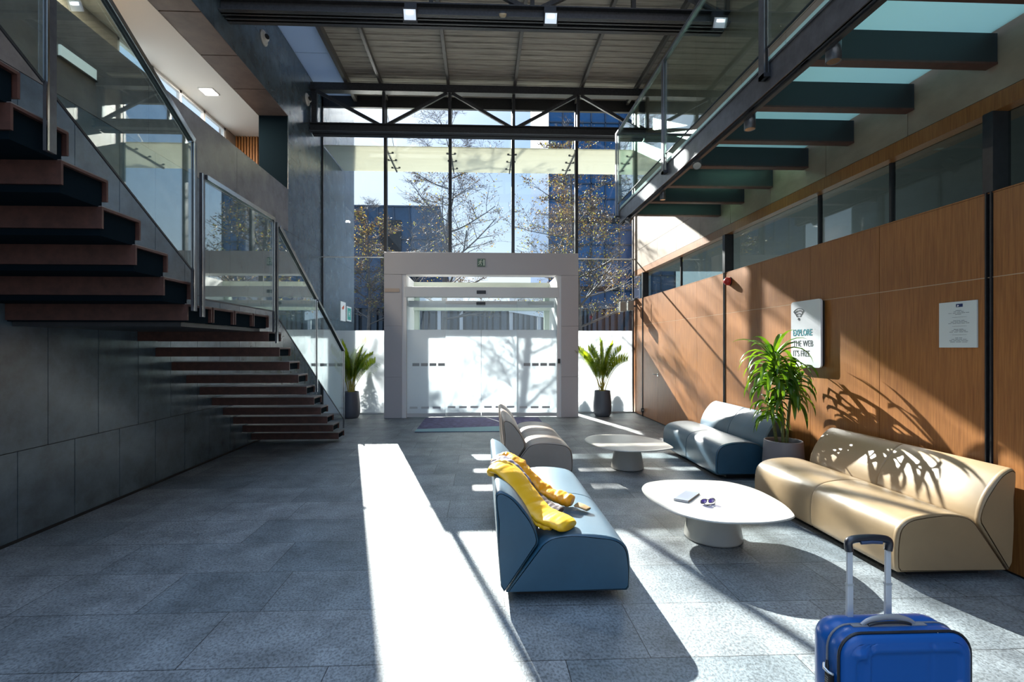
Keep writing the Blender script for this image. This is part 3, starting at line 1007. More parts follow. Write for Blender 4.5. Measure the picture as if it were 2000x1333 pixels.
for r in (0.050, 0.082, 0.114):
    for rr in (r - 0.011, r + 0.011):
        b.tube([(xg, cy - rr * math.sin(math.radians(a)), cz + rr * math.cos(math.radians(a))) for a in range(-44, 45, 8)], 0.0028, 6)
    for sgn in (-44, 44):
        b.tube([(xg, cy - rr * math.sin(math.radians(sgn)), cz + rr * math.cos(math.radians(sgn))) for rr in (r - 0.011, r + 0.011)], 0.0028, 6)
b.tube([(xg, cy - 0.013 * math.sin(math.radians(a)), cz + 0.004 + 0.013 * math.cos(math.radians(a))) for a in range(0, 361, 30)], 0.0028, 6)
b.build('wireless_symbol', ink, wf)

no = thing('notice_board', 'white printed notice with small blue logo on the wood wall by the column', 'notice', (XR, 3.43, 1.70))
MB().box(XR - 0.012, XR - 0.001, 3.335, 3.62, 1.535, 1.880).build('notice_plate', mat('notice_white', (0.62, 0.68, 0.68), 0.3), no)
xn = XR - 0.0135
MB().box(xn, xn + 0.001, 3.435, 3.485, 1.838, 1.862).build('blue_logo', mat('logo_blue', (0.01, 0.03, 0.12), 0.4), no)
MB().prism([(3.478, 1.842), (3.472, 1.856), (3.462, 1.85), (3.468, 1.842)], 'x', xn - 0.001, xn - 0.0002).build('logo_mark', M['white'], no)
rnd = random.Random(5)
b = MB()
yc = 3.46
def line(z, wd, words):
    y = yc + wd / 2
    wl_ = wd / words
    for k in range(words):
        L_ = wl_ * rnd.uniform(0.7, 0.88)
        n_ = max(2, int(L_ / 0.006))
        for j in range(n_):
            hh = rnd.choice((0.0030, 0.0036, 0.0036, 0.0040))
            b.box(xn, xn + 0.0008, y - L_ * (j + 0.62) / n_, y - L_ * j / n_, z, z + hh)
        y -= wl_
for z, wd, n_ in ((1.812, .055, 1), (1.802, .085, 3), (1.792, .165, 5), (1.782, .06, 1),
                  (1.735, .09, 3), (1.725, .13, 4), (1.715, .17, 5),
                  (1.670, .085, 2), (1.660, .115, 4), (1.650, .15, 4),
                  (1.605, .06, 2), (1.595, .115, 4), (1.585, .15, 5), (1.575, .135, 3)):
    line(z, wd, n_)
for z in (1.762, 1.694, 1.630):
    b.box(xn, xn + 0.0008, yc - 0.055, yc + 0.055, z, z + 0.0012)
b.build('small_print', mat('grey_ink', (0.16, 0.17, 0.20), 0.6), no)

fs = thing('fire_alarm', 'round red fire alarm sounder on the wood wall by the middle column', 'alarm', (XR, 6.80, 2.485))
MB().lathe([(0, 0), (0.058, 0), (0.058, 0.03), (0.052, 0.06), (0.03, 0.085), (0, 0.09)], (XR, 6.80, 2.485), 26, axis=Matrix.Rotation(math.radians(-90), 3, 'Y')).build('sounder', mat('alarm_red', (0.45, 0.02, 0.02), 0.3), fs)
MB().lathe([(0, 0.0), (0.062, 0.0), (0.062, 0.012), (0, 0.012)], (XR, 6.80, 2.485), 26, axis=Matrix.Rotation(math.radians(-90), 3, 'Y')).build('sounder_base', M['plinth'], fs)
fb = thing('alarm_box', 'small red alarm box high on the wall behind the bridge guard', 'alarm', (XR, 4.85, 4.9))
MB().box(XR - 0.05, XR - 0.001, 4.84, 4.93, 4.76, 4.87).build('red_casing', bpy.data.materials['alarm_red'], fb, bevel=0.004)
MB().box(XR - 0.056, XR - 0.05, 4.86, 4.91, 4.79, 4.84).build('front_plate', M['white'], fb)

# flush door in the wood wall
d2 = sroot('door_2', (XR, 9.2, 1.0), 'flush wood door in the right wall')
b = MB()
b.box(XR - 0.008, XR, 9.60, 9.66, 0.94, 1.00)
b.tube([(XR - 0.004, 9.63, 0.98), (XR - 0.05, 9.63, 0.98), (XR - 0.055, 9.75, 0.98)], 0.009, 8)
b.build('door_handle', M['chrome'], d2)

# emergency luminaire on the right end of the facade
el = thing('bulkhead_lamp', 'grey double bulkhead lamp on a bracket at the right end of the facade', 'lamp', (3.45, YG, 2.5))
MB().box(3.37, 3.50, 10.93, 11.02, 2.38, 2.60).build('lamp_housing', mat('lamp_grey', (0.36, 0.36, 0.33), 0.4), el, bevel=0.006)
MB().box(3.20, 3.345, 10.98, 11.05, 2.36, 2.58).build('battery_case', bpy.data.materials['lamp_grey'], el, bevel=0.006)
b = MB(); b.box(3.20, 3.56, 11.02, 11.05, 2.60, 2.615); b.box(3.50, 3.575, 10.95, 10.98, 2.46, 2.50)
b.box(3.50, XR, 10.90, 11.04, 2.62, 2.66)
b.build('bracket', M['steel'], el)
MB().tube([(3.30, 11.03, 2.61), (3.30, 11.03, 3.0)], 0.006, 6).build('cable', M['alu'], el)

# signs on the outer left wall
s1 = thing('prohibition_sign', 'white wall sign with a red mark outside on the left wall', 'sign', (XL, 12.75, 2.4))
MB().box(XL + 0.001, XL + 0.012, 12.56, 13.0, 2.22, 2.72).build('sign_plate', M['white'], s1)
MB().prism([(12.64, 2.55), (12.74, 2.51), (12.85, 2.56), (12.84, 2.64), (12.74, 2.60)], 'x', XL + 0.0125, XL + 0.015).build('red_mark', mat('sign_red', (0.55, 0.09, 0.03), 0.5), s1)
s2 = thing('hotel_sign', 'small teal wall sign with a white letter H outside on the left wall', 'sign', (XL, 13.3, 2.4))
MB().box(XL + 0.001, XL + 0.012, 13.12, 13.56, 2.24, 2.64).build('sign_plate', M['white'], s2)
MB().box(XL + 0.012, XL + 0.015, 13.17, 13.51, 2.28, 2.60).build('teal_field', mat('sign_teal', (0.03, 0.33, 0.27), 0.5), s2)
text_mesh('H', 0.22, (XL + 0.017, 13.26, 2.37), LW, M['white'], s2, weight=0.004, name='letter_h')
t = thing('parapet_bar', 'white linear glowing bar on the brown parapet seen through the stair glass', 'wall light', (-3.62, 4.48, 4.09))  # pale bar with slight emission, set on the parapet face
MB().box(-3.629, -3.605, 4.27, 4.66, 4.04, 4.14).build('diffuser', mat('pale_bar', (0.8, 0.85, 0.8), 0.3, emit=0.25), t, bevel=0.004)
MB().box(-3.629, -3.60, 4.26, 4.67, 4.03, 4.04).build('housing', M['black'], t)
OUT_N = [(1.364, 4.044), (1.468, 4.219), (1.634, 4.294), (1.795, 4.31), (1.946, 4.298), (2.089, 4.271), (2.216, 4.217), (2.326, 4.008), (2.333, 3.671), (2.265, 3.406), (2.19, 3.315), (2.004, 3.247), (1.818, 3.235), (1.651, 3.254), (1.509, 3.331), (1.392, 3.493), (1.34, 3.772)]
OUT_F = [(1.357, 6.268), (1.52, 6.516), (1.794, 6.582), (2.115, 6.481), (2.304, 6.174), (2.318, 5.748), (2.245, 5.634), (2.005, 5.531), (1.699, 5.507), (1.483, 5.663), (1.371, 5.969)]
NB = [(1.505, 3.717), (1.694, 3.925), (1.785, 3.865), (1.593, 3.654)]
SG = [(1.664, 3.605), (1.889, 3.656)]

# ------------------------------------------------------------------ sofas
def spline(pts, n=5, closed=False):
    P = [Vector(p) for p in pts]
    out_ = []
    m = len(P)
    rng = m if closed else m - 1
    for i in range(rng):
        if closed:
            a, b_, c, d = P[(i - 1) % m], P[i], P[(i + 1) % m], P[(i + 2) % m]
        else:
            a, b_, c, d = P[max(i - 1, 0)], P[i], P[min(i + 1, m - 1)], P[min(i + 2, m - 1)]
        for k in range(n):
            t = k / n
            out_.append(0.5 * ((2 * b_) + (c - a) * t + (2 * a - 5 * b_ + 4 * c - d) * t * t + (3 * b_ - a - 3 * c + d) * t ** 3))
    if not closed:
        out_.append(P[-1])
    return out_


SEATC = [(0.19, 0.35), (0.243, 0.388), (0.34, 0.408), (0.44, 0.412), (0.56, 0.403), (0.66, 0.378), (0.72, 0.325), (0.738, 0.24), (0.74, 0.15), (0.735, 0.085)]
BACKC = [(-0.045, 0.10), (-0.062, 0.30), (-0.073, 0.50), (-0.078, 0.64), (-0.068, 0.672), (-0.04, 0.676), (0.02, 0.645), (0.08, 0.585), (0.135, 0.51), (0.170, 0.43), (0.182, 0.37)]


def seat_profile():
    return [(-0.015, 0.068)] + [(p.x, p.y) for p in spline([Vector((x, z, 0)) for x, z in SEATC], 3)] + [(0.72, 0.066)]


def back_profile():
    c = [(p.x, p.y) for p in spline([Vector((x, z, 0)) for x, z in BACKC], 3)]
    return [(-0.025, 0.068)] + c + [(0.176, 0.345)]


def loft(prof, L, mat_, name, parent, crown=0.0, groove=True):
    """upholstered body along y: rounded ends, a sewn seam in the middle"""
    cx = sum(p[0] for p in prof) / len(prof); cz = sum(p[1] for p in prof) / len(prof)
    sl = [(0.0, 0.020), (0.004, 0.010), (0.012, 0.003), (0.026, 0.0), (0.03, 0.0012), (0.036, 0.0)]
    half = [(t, d) for t, d in sl] + [(L * 0.25, -0.002), (L / 2 - 0.02, 0.0), (L / 2 - 0.006, 0.001), (L / 2, 0.006 if groove else 0.0)]
    full = half + [(L - t, d) for t, d in reversed(half[:-1])]
    rows = []
    for t, d in full:
        row = []
        for x, z in prof:
            vx, vz = cx - x, cz - z
            l = math.hypot(vx, vz) or 1
            row.append((x + vx / l * d, t, z + vz / l * d))
        rows.append(row + [row[0]])
    b = MB()
    b.grid(rows, smooth=True)
    n = len(prof)
    b.add([rows[0][i] for i in range(n)], [tuple(range(n))])
    b.add([rows[-1][i] for i in range(n)], [tuple(range(n - 1, -1, -1))])
    o = b.build(name, mat_, parent)
    w_ = o.modifiers.new('weld', 'WELD'); w_.merge_threshold = 0.0003
    me = o.data
    if hasattr(me, 'set_sharp_from_angle'):
        me.set_sharp_from_angle(angle=math.radians(50))
    return o


def make_sofa(label, m_, group, L=1.65, zs=1.0, backs=1):
    t = thing('sofa', label, 'sofa', (0, 0, 0), group)
    sp = [(x, 0.066 + (z - 0.066) * zs) for x, z in seat_profile()]
    bp = [(x, 0.066 + (z - 0.066) * zs) for x, z in back_profile()]
    loft(sp, L, m_, 'seat', t)
    loft(bp, L, m_, 'backrest', t)
    MB().box(0.06, 0.56, 0.12, L - 0.12, 0.0, 0.068).build('plinth', M['plinth'], t)
    return t


SO = 'upholstered lobby sofas'
s = make_sofa('petrol blue upholstered sofa with the yellow jacket on its backrest', M['blueleather'], SO, 1.66)
s.location = (0.162, 2.87, 0)
s = make_sofa('greige upholstered sofa facing right, behind the blue sofa with the jacket', M['greige'], SO, 1.64, 1.02)
s.location = (0.335, 5.60, 0)
s = make_sofa('petrol blue upholstered sofa against the wood wall behind the planter', M['blueleather'], SO, 1.62, 1.10)
s.rotation_euler = (0, 0, math.pi); s.location = (3.43, 5.42 + 1.62, 0)
s = make_sofa('beige upholstered sofa against the wood wall beside the suitcase', M['beige'], SO, 1.64, 1.10)
s.rotation_euler = (0, 0, math.pi); s.location = (3.44, 3.03 + 1.64, 0)


# ------------------------------------------------------------------ coffee tables
def table(label, c, outline, z, rb, rt, name='coffee_table'):
    t = thing(name, label, 'table', (c[0], c[1], 0), 'egg shaped coffee tables')
    cu = spline([Vector((x, y, 0)) for x, y in outline], 6, closed=True)
    cx, cy = sum(p.x for p in cu) / len(cu), sum(p.y for p in cu) / len(cu)
    prof = [(0.0, z), (0.96, z), (0.992, z - 0.002), (1.0, z - 0.009), (0.992, z - 0.015), (0.93, z - 0.022), (0.0, z - 0.022)]
    b = MB()
    rows = []
    for k, zz in prof:
        rows.append([(cx + (p.x - cx) * k, cy + (p.y - cy) * k, zz) for p in cu] + [(cx + (cu[0].x - cx) * k, cy + (cu[0].y - cy) * k, zz)])
    b.grid(rows, smooth=False)
    b.build('tabletop', M['tablewhite'], t)
    MB().lathe([(0.0, 0.006), (rb, 0.006), (rb + 0.002, 0.02), (rt, z - 0.035), (rt + 0.01, z - 0.022), (0, z - 0.022)], (c[0], c[1], 0), 56).build('pedestal', M['tablewhite'], t)
    MB().lathe([(0.0, 0.0), (rb - 0.008, 0.0), (rb - 0.008, 0.008), (0, 0.008)], (c[0], c[1], 0), 40).build('foot_ring', M['plinth'], t)
    return t


table('cream egg shaped coffee table with a notebook and sunglasses on it', (1.87, 3.82), OUT_N, 0.335, 0.218, 0.175)
table('cream egg shaped coffee table, empty, nearer the entrance', (1.855, 6.05), OUT_F, 0.335, 0.20, 0.155)

# notebook
nb = thing('notebook', 'blue grey notebook lying on the nearer coffee table', 'notebook', (NB[0][0], NB[0][1], 0.335))
def quad_slab(pts, z0, z1, name, m_, par):
    return MB().prism([(p[0], p[1]) for p in pts], 'z', z0, z1).build(name, m_, par)
cvr = mat('notebook_cover', (0.15, 0.175, 0.23), 0.5)
def shrink(pts, k):
    cx = sum(p[0] for p in pts) / 4; cy = sum(p[1] for p in pts) / 4
    return [(cx + (p[0] - cx) * k, cy + (p[1] - cy) * k) for p in pts]
quad_slab(NB, 0.3355, 0.338, 'back_cover', cvr, nb)
quad_slab(shrink(NB, 0.96), 0.338, 0.348, 'page_block', mat('page_orange', (0.55, 0.40, 0.25), 0.7), nb)
quad_slab(NB, 0.348, 0.3505, 'front_cover', cvr, nb)
MB().prism([NB[0], NB[3], (NB[3][0] + 0.004, NB[3][1] + 0.004), (NB[0][0] + 0.004, NB[0][1] + 0.004)], 'z', 0.3355, 0.3505).build('spine', mat('notebook_spine', (0.50, 0.50, 0.52), 0.5), nb)

# sunglasses
gx, gy = SG[0]
ang = math.atan2(SG[1][1] - SG[0][1], SG[1][0] - SG[0][0])
sgl = thing('sunglasses', 'dark framed sunglasses with purple lenses on the nearer coffee table', 'sunglasses', (gx, gy, 0.335))
RZ = Matrix.Rotation(ang, 3, 'Z')
def GP(x, y, z):
    return tuple(RZ @ Vector((x, y, 0)) + Vector((gx, gy, 0.337 + z)))
fr_m = mat('glasses_frame', (0.03, 0.035, 0.015), 0.25, coat=0.5)
ln_m = glass('purple_lens', (0.20, 0.16, 0.42), 1.4, 0.05)
for cx_ in (0.034, 0.104):
    ring = [(cx_ + 0.027 * math.copysign(abs(math.cos(a)) ** 0.7, math.cos(a)), 0.006, 0.0235 + 0.019 * math.copysign(abs(math.sin(a)) ** 0.75, math.sin(a))) for a in [2 * math.pi * i / 24 for i in range(24)]]
    tilt = lambda p: GP(p[0], p[1] - (p[2]) * 0.25, p[2])
    MB().tube([tilt(p) for p in ring + ring[:1]], 0.0026, 6, caps=False).build('rim', fr_m, sgl)
    b = MB(); b.add([tilt((p[0], p[1], p[2])) for p in ring], [tuple(range(24))])
    b.add([tilt((p[0], p[1] + 0.0015, p[2])) for p in ring], [tuple(range(23, -1, -1))])
    b.build('lens', ln_m, sgl)
MB().tube([GP(0.058, 0.0, 0.032), GP(0.069, 0.0, 0.035), GP(0.080, 0.0, 0.032)], 0.0026, 6).build('bridge', fr_m, sgl)
MB().tube([GP(0.006, 0.002, 0.032), GP(0.006, -0.004, 0.028), GP(0.03, -0.02, 0.004), GP(0.112, -0.030, 0.0035)], 0.0026, 6).build('temple', fr_m, sgl)
MB().tube([GP(0.132, 0.002, 0.032), GP(0.134, -0.006, 0.028), GP(0.115, -0.024, 0.006), GP(0.03, -0.038, 0.0035)], 0.0026, 6).build('temple', fr_m, sgl)

# ------------------------------------------------------------------ suitcase
su = thing('suitcase', 'bright blue hard shell suitcase with its trolley handle pulled up', 'suitcase', (1.42, 1.62, 0))
sblue = mat('suitcase_blue', (0.003, 0.095, 0.36), 0.36, coat=0.1, bump=0.08, bscale=220, bdist=0.001)
SX0, SX1 = 1.188, 1.640
SYF, SYR = 1.555, 1.665           # zip line at the front and the back edge of the frame
SZT, SZB = 0.585, 0.06
def rr2(x0, x1, z0, z1, r, n=7):
    pts = []
    for cx_, cz_, a0 in ((x1 - r, z1 - r, 0), (x0 + r, z1 - r, 90), (x0 + r, z0 + r, 180), (x1 - r, z0 + r, 270)):
        for i in range(n + 1):
            a = math.radians(a0 + 90 * i / n)
            pts.append((cx_ + r * math.cos(a), cz_ + r * math.sin(a)))
    return pts
def shell(ys, ins, r0=0.075):
    b = MB(); rows = []
    for y, i_ in zip(ys, ins):
        p = rr2(SX0 + i_, SX1 - i_, SZB + i_, SZT - i_, max(0.02, r0 - i_))
        rows.append([(x, y, z) for x, z in p] + [(p[0][0], y, p[0][1])])
    b.grid(rows)
    return b, rows
b, rows = shell([SYF, SYF + 0.012, SYF + 0.016, SYF + 0.022, SYF + 0.05, SYF + 0.055, SYF + 0.060, SYR - 0.01, SYR], [0.002, 0.0, 0.0, 0.0, 0.0, 0.006, 0.0, 0.0, 0.002])
b.build('body', sblue, su)
# front shell with pressed panels, built as a height field inside a rounded outline
b, rows = shell([SYF - 0.002, SYF - 0.008, SYF - 0.013, SYF - 0.016], [0.003, 0.006, 0.013, 0.026])
n_ = len(rows[-1]) - 1
nx, nz = 60, 74
x0_, x1_, z0_, z1_ = SX0 + 0.026, SX1 - 0.026, SZB + 0.026, SZT - 0.026
def sstep(a, b2, t):
    t = max(0.0, min(1.0, (t - a) / (b2 - a))); return t * t * (3 - 2 * t)
def rbox(u, v, cx_, cz_, hx, hz, r):
    dx = max(abs(u - cx_) - hx + r, 0); dz = max(abs(v - cz_) - hz + r, 0)
    return math.hypot(dx, dz) - r
def dep(u, v):
    # recesses: u along x, v along z
    d = 0
    W_, H_ = x1_ - x0_, z1_ - z0_
    cx_ = (x0_ + x1_) / 2
    d += 0.005 * sstep(0.004, -0.006, rbox(u, v, x0_ + W_ * 0.57, z1_ - 0.088, W_ * 0.385, 0.056, 0.02))
    d += 0.005 * sstep(0.004, -0.006, rbox(u, v, x0_ + W_ * 0.57, z1_ - 0.235, W_ * 0.385, 0.056, 0.02))
    d += 0.005 * sstep(0.004, -0.006, rbox(u, v, x0_ + W_ * 0.57, z1_ - 0.385, W_ * 0.385, 0.056, 0.02))
    d -= 0.004 * sstep(0.004, -0.004, rbox(u, v, x0_ + 0.035, z1_ - 0.035, 0.020, 0.012, 0.010))
    d += 0.004 * sstep(0.003, -0.003, rbox(u, v, x0_ + 0.038, z1_ - 0.10, 0.018, 0.045, 0.016))
    d += 0.003 * sstep(0.0015, -0.0015, abs(u - (x0_ + 0.073)) - 0.0025)
    d += 0.0012 * sstep(0.003, -0.001, abs(u - (x0_ + W_ * 0.70)) - 0.006)
    return d * 1.7
hf = []
rcorn = 0.05
for j in range(nz + 1):
    v = z0_ + (z1_ - z0_) * j / nz
    ez = max(0, rcorn - min(v - z0_, z1_ - v))
    inset = rcorn - math.sqrt(max(0, rcorn ** 2 - ez ** 2))
    row = []
    for i in range(nx + 1):
        u = x0_ + inset + (x1_ - x0_ - 2 * inset) * i / nx
        edge = min(u - x0_ - inset, x1_ - inset - u, v - z0_, z1_ - v)
        row.append((u, SYF - 0.016 - 0.004 * sstep(0, 0.02, edge) + dep(u, v), v))
    hf.append(row)
b.grid(hf)
b.build('front_shell', sblue, su)
b = MB()
p = rr2(SX0 - 0.002, SX1 + 0.002, SZB - 0.002, SZT + 0.002, 0.077)
b.tube([(x, SYF, z) for x, z in p + p[:1]], 0.0042, 8, caps=False)
p = rr2(SX0 + 0.006, SX1 - 0.006, SZB + 0.006, SZT - 0.004, 0.07)
b.build('front_zip', M['black'], su)
b = MB()
p = rr2(SX0 - 0.001, SX1 + 0.001, SZB, SZT + 0.001, 0.076)
b.tube([(x, SYF + 0.053, z) for x, z in p + p[:1]], 0.0035, 8, caps=False)
b.build('expansion_zip', mat('zip_grey', (0.20, 0.20, 0.21), 0.4), su)
# rear shell
b, rows = shell([SYR, SYR + 0.012, SYR + 0.026, SYR + 0.032], [0.004, 0.006, 0.014, 0.03])
b.add([rows[-1][i] for i in range(len(rows[-1]) - 1)], [tuple(range(len(rows[-1]) - 1))])
b.build('rear_shell', sblue, su)
for sx_ in (SX0 + 0.05, SX1 - 0.05):
    for sy_ in (SYF + 0.0, SYR + 0.01):
        w_ = MB().tube([(sx_ - 0.012, sy_, 0.025), (sx_ + 0.012, sy_, 0.025)], 0.025, 18).build('wheel', M['plinth'], su)
        MB().box(sx_ - 0.018, sx_ + 0.018, sy_ - 0.015, sy_ + 0.015, 0.025, 0.07).build('wheel_fork', M['black'], w_)
# trolley handle
tubes = mat('handle_tube', (0.66, 0.68, 0.70), 0.3, metal=0.35)
YT = SYR - 0.008
for xt in (1.304, 1.444):
    hb = MB().box(xt - 0.0105, xt + 0.0105, YT - 0.006, YT + 0.006, SZT - 0.03, 0.70).build('handle_tube', tubes, su, bevel=0.002)
    MB().box(xt - 0.0092, xt + 0.0092, YT - 0.005, YT + 0.005, 0.70, 0.825).build('inner_tube', tubes, hb, bevel=0.002)
    MB().box(xt - 0.0115, xt + 0.0115, YT - 0.007, YT + 0.007, 0.695, 0.702).build('tube_collar', M['alu'], hb)
pts = spline([Vector(q) for q in ((1.303, YT, 0.817), (1.300, YT, 0.845), (1.317, YT, 0.857), (1.374, YT, 0.861), (1.431, YT, 0.857), (1.448, YT, 0.845), (1.445, YT, 0.817))], 5)
MB().tube(pts, [0.0135] * len(pts), 14, sy=0.95, up=(0, 1, 0)).build('handle_grip', mat('handle_black', (0.012, 0.014, 0.02), 0.25, coat=0.6), su)
MB().tube([(1.336, YT - 0.012, 0.849), (1.374, YT - 0.014, 0.852), (1.412, YT - 0.012, 0.849)], 0.006, 8).build('grip_inlay', mat('grip_slate', (0.05, 0.07, 0.13), 0.3), su)
# carry handle on top
YH = SYF + 0.043
hp = spline([Vector(q) for q in ((1.300, YH, SZT + 0.003), (1.325, YH, SZT + 0.018), (1.37, YH, SZT + 0.027), (1.42, YH, SZT + 0.027), (1.462, YH, SZT + 0.017), (1.485, YH, SZT + 0.004))], 5)
MB().tube(hp, [0.008 + 0.003 * math.sin(math.pi * i / (len(hp) - 1)) for i in range(len(hp))], 10, sy=0.45, up=(0, 1, 0)).build('carry_handle', mat('handle_silver', (0.42, 0.42, 0.42), 0.35, metal=0.4), su)
hp2 = spline([Vector(q) for q in ((1.32, YH - 0.005, SZT + 0.004), (1.345, YH - 0.006, SZT + 0.011), (1.40, YH - 0.006, SZT + 0.013), (1.45, YH - 0.005, SZT + 0.010), (1.47, YH - 0.005, SZT + 0.004))], 4)
MB().tube(hp2, 0.0045, 8).build('handle_lining', M['black'], su)
MB().box(1.265, 1.525, YH - 0.008, YH + 0.010, SZT - 0.002, SZT + 0.003).build('handle_base', mat('steel_grey', (0.25, 0.25, 0.26), 0.4), su)
# zip pulls and lock on the left side
lk = MB().box(SX0 - 0.020, SX0 - 0.002, SYF + 0.018, SYF + 0.042, 0.395, 0.435).build('combination_lock', M['plinth'], su, bevel=0.003)
b = MB()
for k in range(4):
    b.box(SX0 - 0.0215, SX0 - 0.019, SYF + 0.022, SYF + 0.036, 0.399 + k * 0.008, 0.404 + k * 0.008)
b.build('number_wheel', mat('wheel_dark', (0.10, 0.10, 0.10), 0.4), lk)
MB().tube([(SX0 - 0.006, SYF + 0.020, 0.437), (SX0 - 0.020, SYF + 0.022, 0.444), (SX0 - 0.022, SYF + 0.04, 0.447), (SX0 - 0.012, SYF + 0.052, 0.455)], 0.005, 8).build('lock_shackle', M['alu'], su)
MB().tube([(SX0 - 0.008, SYF + 0.045, 0.470), (SX0 - 0.011, SYF + 0.040, 0.455), (SX0 - 0.012, SYF + 0.036, 0.440)], [0.004, 0.006, 0.004], 8).build('zip_pull', M['black'], su)

# ------------------------------------------------------------------ pots and plants
def lathe_pot(prof, c, m_, parent):
    sp_ = [(p.x, p.y) for p in spline([Vector((r, z, 0)) for r, z in prof], 4)]
    return MB().lathe(sp_, (c[0], c[1], 0), 56).build('pot', m_, parent)


def small_pot(name, c, label):
    t = thing(name, label, 'potted plant', (c[0], c[1], 0), 'potted palms beside the entrance')
    lathe_pot([(0.001, 0.0), (0.13, 0.0), (0.17, 0.03), (0.196, 0.12), (0.197, 0.30), (0.182, 0.45), (0.172, 0.56), (0.166, 0.572), (0.155, 0.565), (0.150, 0.52)], c, M['pot'], t)
    MB().lathe([(0.152, 0.535), (0.001, 0.535)], (c[0], c[1], 0), 30).build('soil', M['soil'], t)
    return t


leafg = bpy.data.materials.new('leaf_green'); leafg.use_nodes = True
def leaf_material(name, c1, c2, tl=0.35, rough=0.35):
    m = bpy.data.materials.new(name); m.use_nodes = True
    t = m.node_tree; t.nodes.clear()
    o = t.nodes.new('ShaderNodeOutputMaterial')
    p = t.nodes.new('ShaderNodeBsdfPrincipled'); p.inputs['Roughness'].default_value = rough
    tr = t.nodes.new('ShaderNodeBsdfTranslucent')
    nz = t.nodes.new('ShaderNodeTexNoise'); nz.inputs['Scale'].default_value = 7
    tcn = t.nodes.new('ShaderNodeTexCoord'); t.links.new(tcn.outputs['Object'], nz.inputs['Vector'])
    rp = t.nodes.new('ShaderNodeValToRGB')
    rp.color_ramp.elements[0].position = 0.38; rp.color_ramp.elements[0].color = (*c1, 1)
    rp.color_ramp.elements[1].position = 0.62; rp.color_ramp.elements[1].color = (*c2, 1)
    t.links.new(nz.outputs['Fac'], rp.inputs[0])
    t.links.new(rp.outputs[0], p.inputs['Base Color']); 
    br_ = t.nodes.new('ShaderNodeMixRGB'); br_.blend_type = 'MULTIPLY'; br_.inputs[0].default_value = 1
    br_.inputs[2].default_value = (1.6, 1.35, 0.5, 1)
    t.links.new(rp.outputs[0], br_.inputs[1]); t.links.new(br_.outputs[0], tr.inputs[0])
    mx_ = t.nodes.new('ShaderNodeMixShader'); mx_.inputs[0].default_value = tl
    t.links.new(p.outputs[0], mx_.inputs[1]); t.links.new(tr.outputs[0], mx_.inputs[2])
    t.links.new(mx_.outputs[0], o.inputs[0])
    return m
bpy.data.materials.remove(leafg)
M['palmleaf'] = leaf_material('palm_leaf', (0.13, 0.24, 0.025), (0.34, 0.46, 0.035))
M['dracleaf'] = leaf_material('dracaena_leaf', (0.030, 0.105, 0.010), (0.12, 0.235, 0.018), 0.35, 0.28)


def strip_leaf(b, p, d, L_, w_, droop, n=6, roll=0.0, fold=0.25, xmax=99):
    """arching lance shaped leaf"""
    d = Vector(d).normalized(); p = Vector(p)
    side = d.cross(Vector((0, 0, 1)))
    if side.length < 0.05:
        side = Vector((1, 0, 0))
    side.normalize()
    rows = []
    for i in range(n + 1):
        t = i / n
        ww = w_ * (math.sin(math.pi * min(1, t * 0.86 + 0.13)) ** 0.8) * (1 if i < n else 0.02)
        up = side.cross(d).normalized()
        s2 = (side * math.cos(roll) + up * math.sin(roll))
        rows.append([tuple(p - s2 * ww / 2 + up * ww * fold), tuple(p), tuple(p + s2 * ww / 2 + up * ww * fold)])
        p = p + d * (L_ / n)
        p.x = min(p.x, xmax)
        d = (d + Vector((0, 0, -droop / n * (0.5 + 1.3 * t)))).normalized()
    b.grid(rows, smooth=True)


def palm(c, label, seed, leans):
    t = small_pot('potted_palm', c, label)
    rnd = random.Random(seed)
    sb = MB(); fb_ = MB()
    base = Vector((c[0], c[1], 0.53))
    for (az, lean, Lf, curve) in leans:
        a = math.radians(az)
        d = Vector((math.cos(a) * lean, math.sin(a) * lean, 1)).normalized()
        p = base + Vector((rnd.uniform(-.06, .06), rnd.uniform(-.06, .06), 0))
        pts = [p.copy()]
        n = 16
        outd = Vector((math.cos(a), math.sin(a), 0))
        rollf = math.radians(rnd.choice((-1, 1)) * rnd.uniform(25, 75))
        for i in range(n):
            p = p + d * (Lf / n)
            pts.append(p.copy())
            d = (d + (outd * curve * 0.11 + Vector((0, 0, -curve * 0.05))) * (i / n)).normalized()
        sb.tube(pts[:10], [0.011 - 0.0008 * i for i in range(10)], 6)
        fb_.tube(pts[9:], [0.004] * (len(pts) - 9), 4)
        for i in range(6, n + 1):
            q = pts[i]; dd = (pts[i] - pts[i - 1]).normalized()
            sd = Matrix.Rotation(rollf, 3, dd) @ dd.cross(Vector((0, 0, 1))).normalized()
            for s_ in (-1, 1):
                for h_ in (0.0, 0.25, 0.5, 0.75):
                    ll = (0.27 - 0.12 * abs((i - 10) / 7.0)) * rnd.uniform(0.8, 1.1)
                    di = dd * 0.6 + sd * s_ * 0.9 + Vector((0, 0, 0.2))
                    strip_leaf(fb_, q - dd * (Lf / n) * h_, di, ll, 0.015, 1.1, 4, fold=0.1)
    sb.build('stems', M['palmstem'], t)
    fb_.build('fronds', M['palmleaf'], t)
    return t


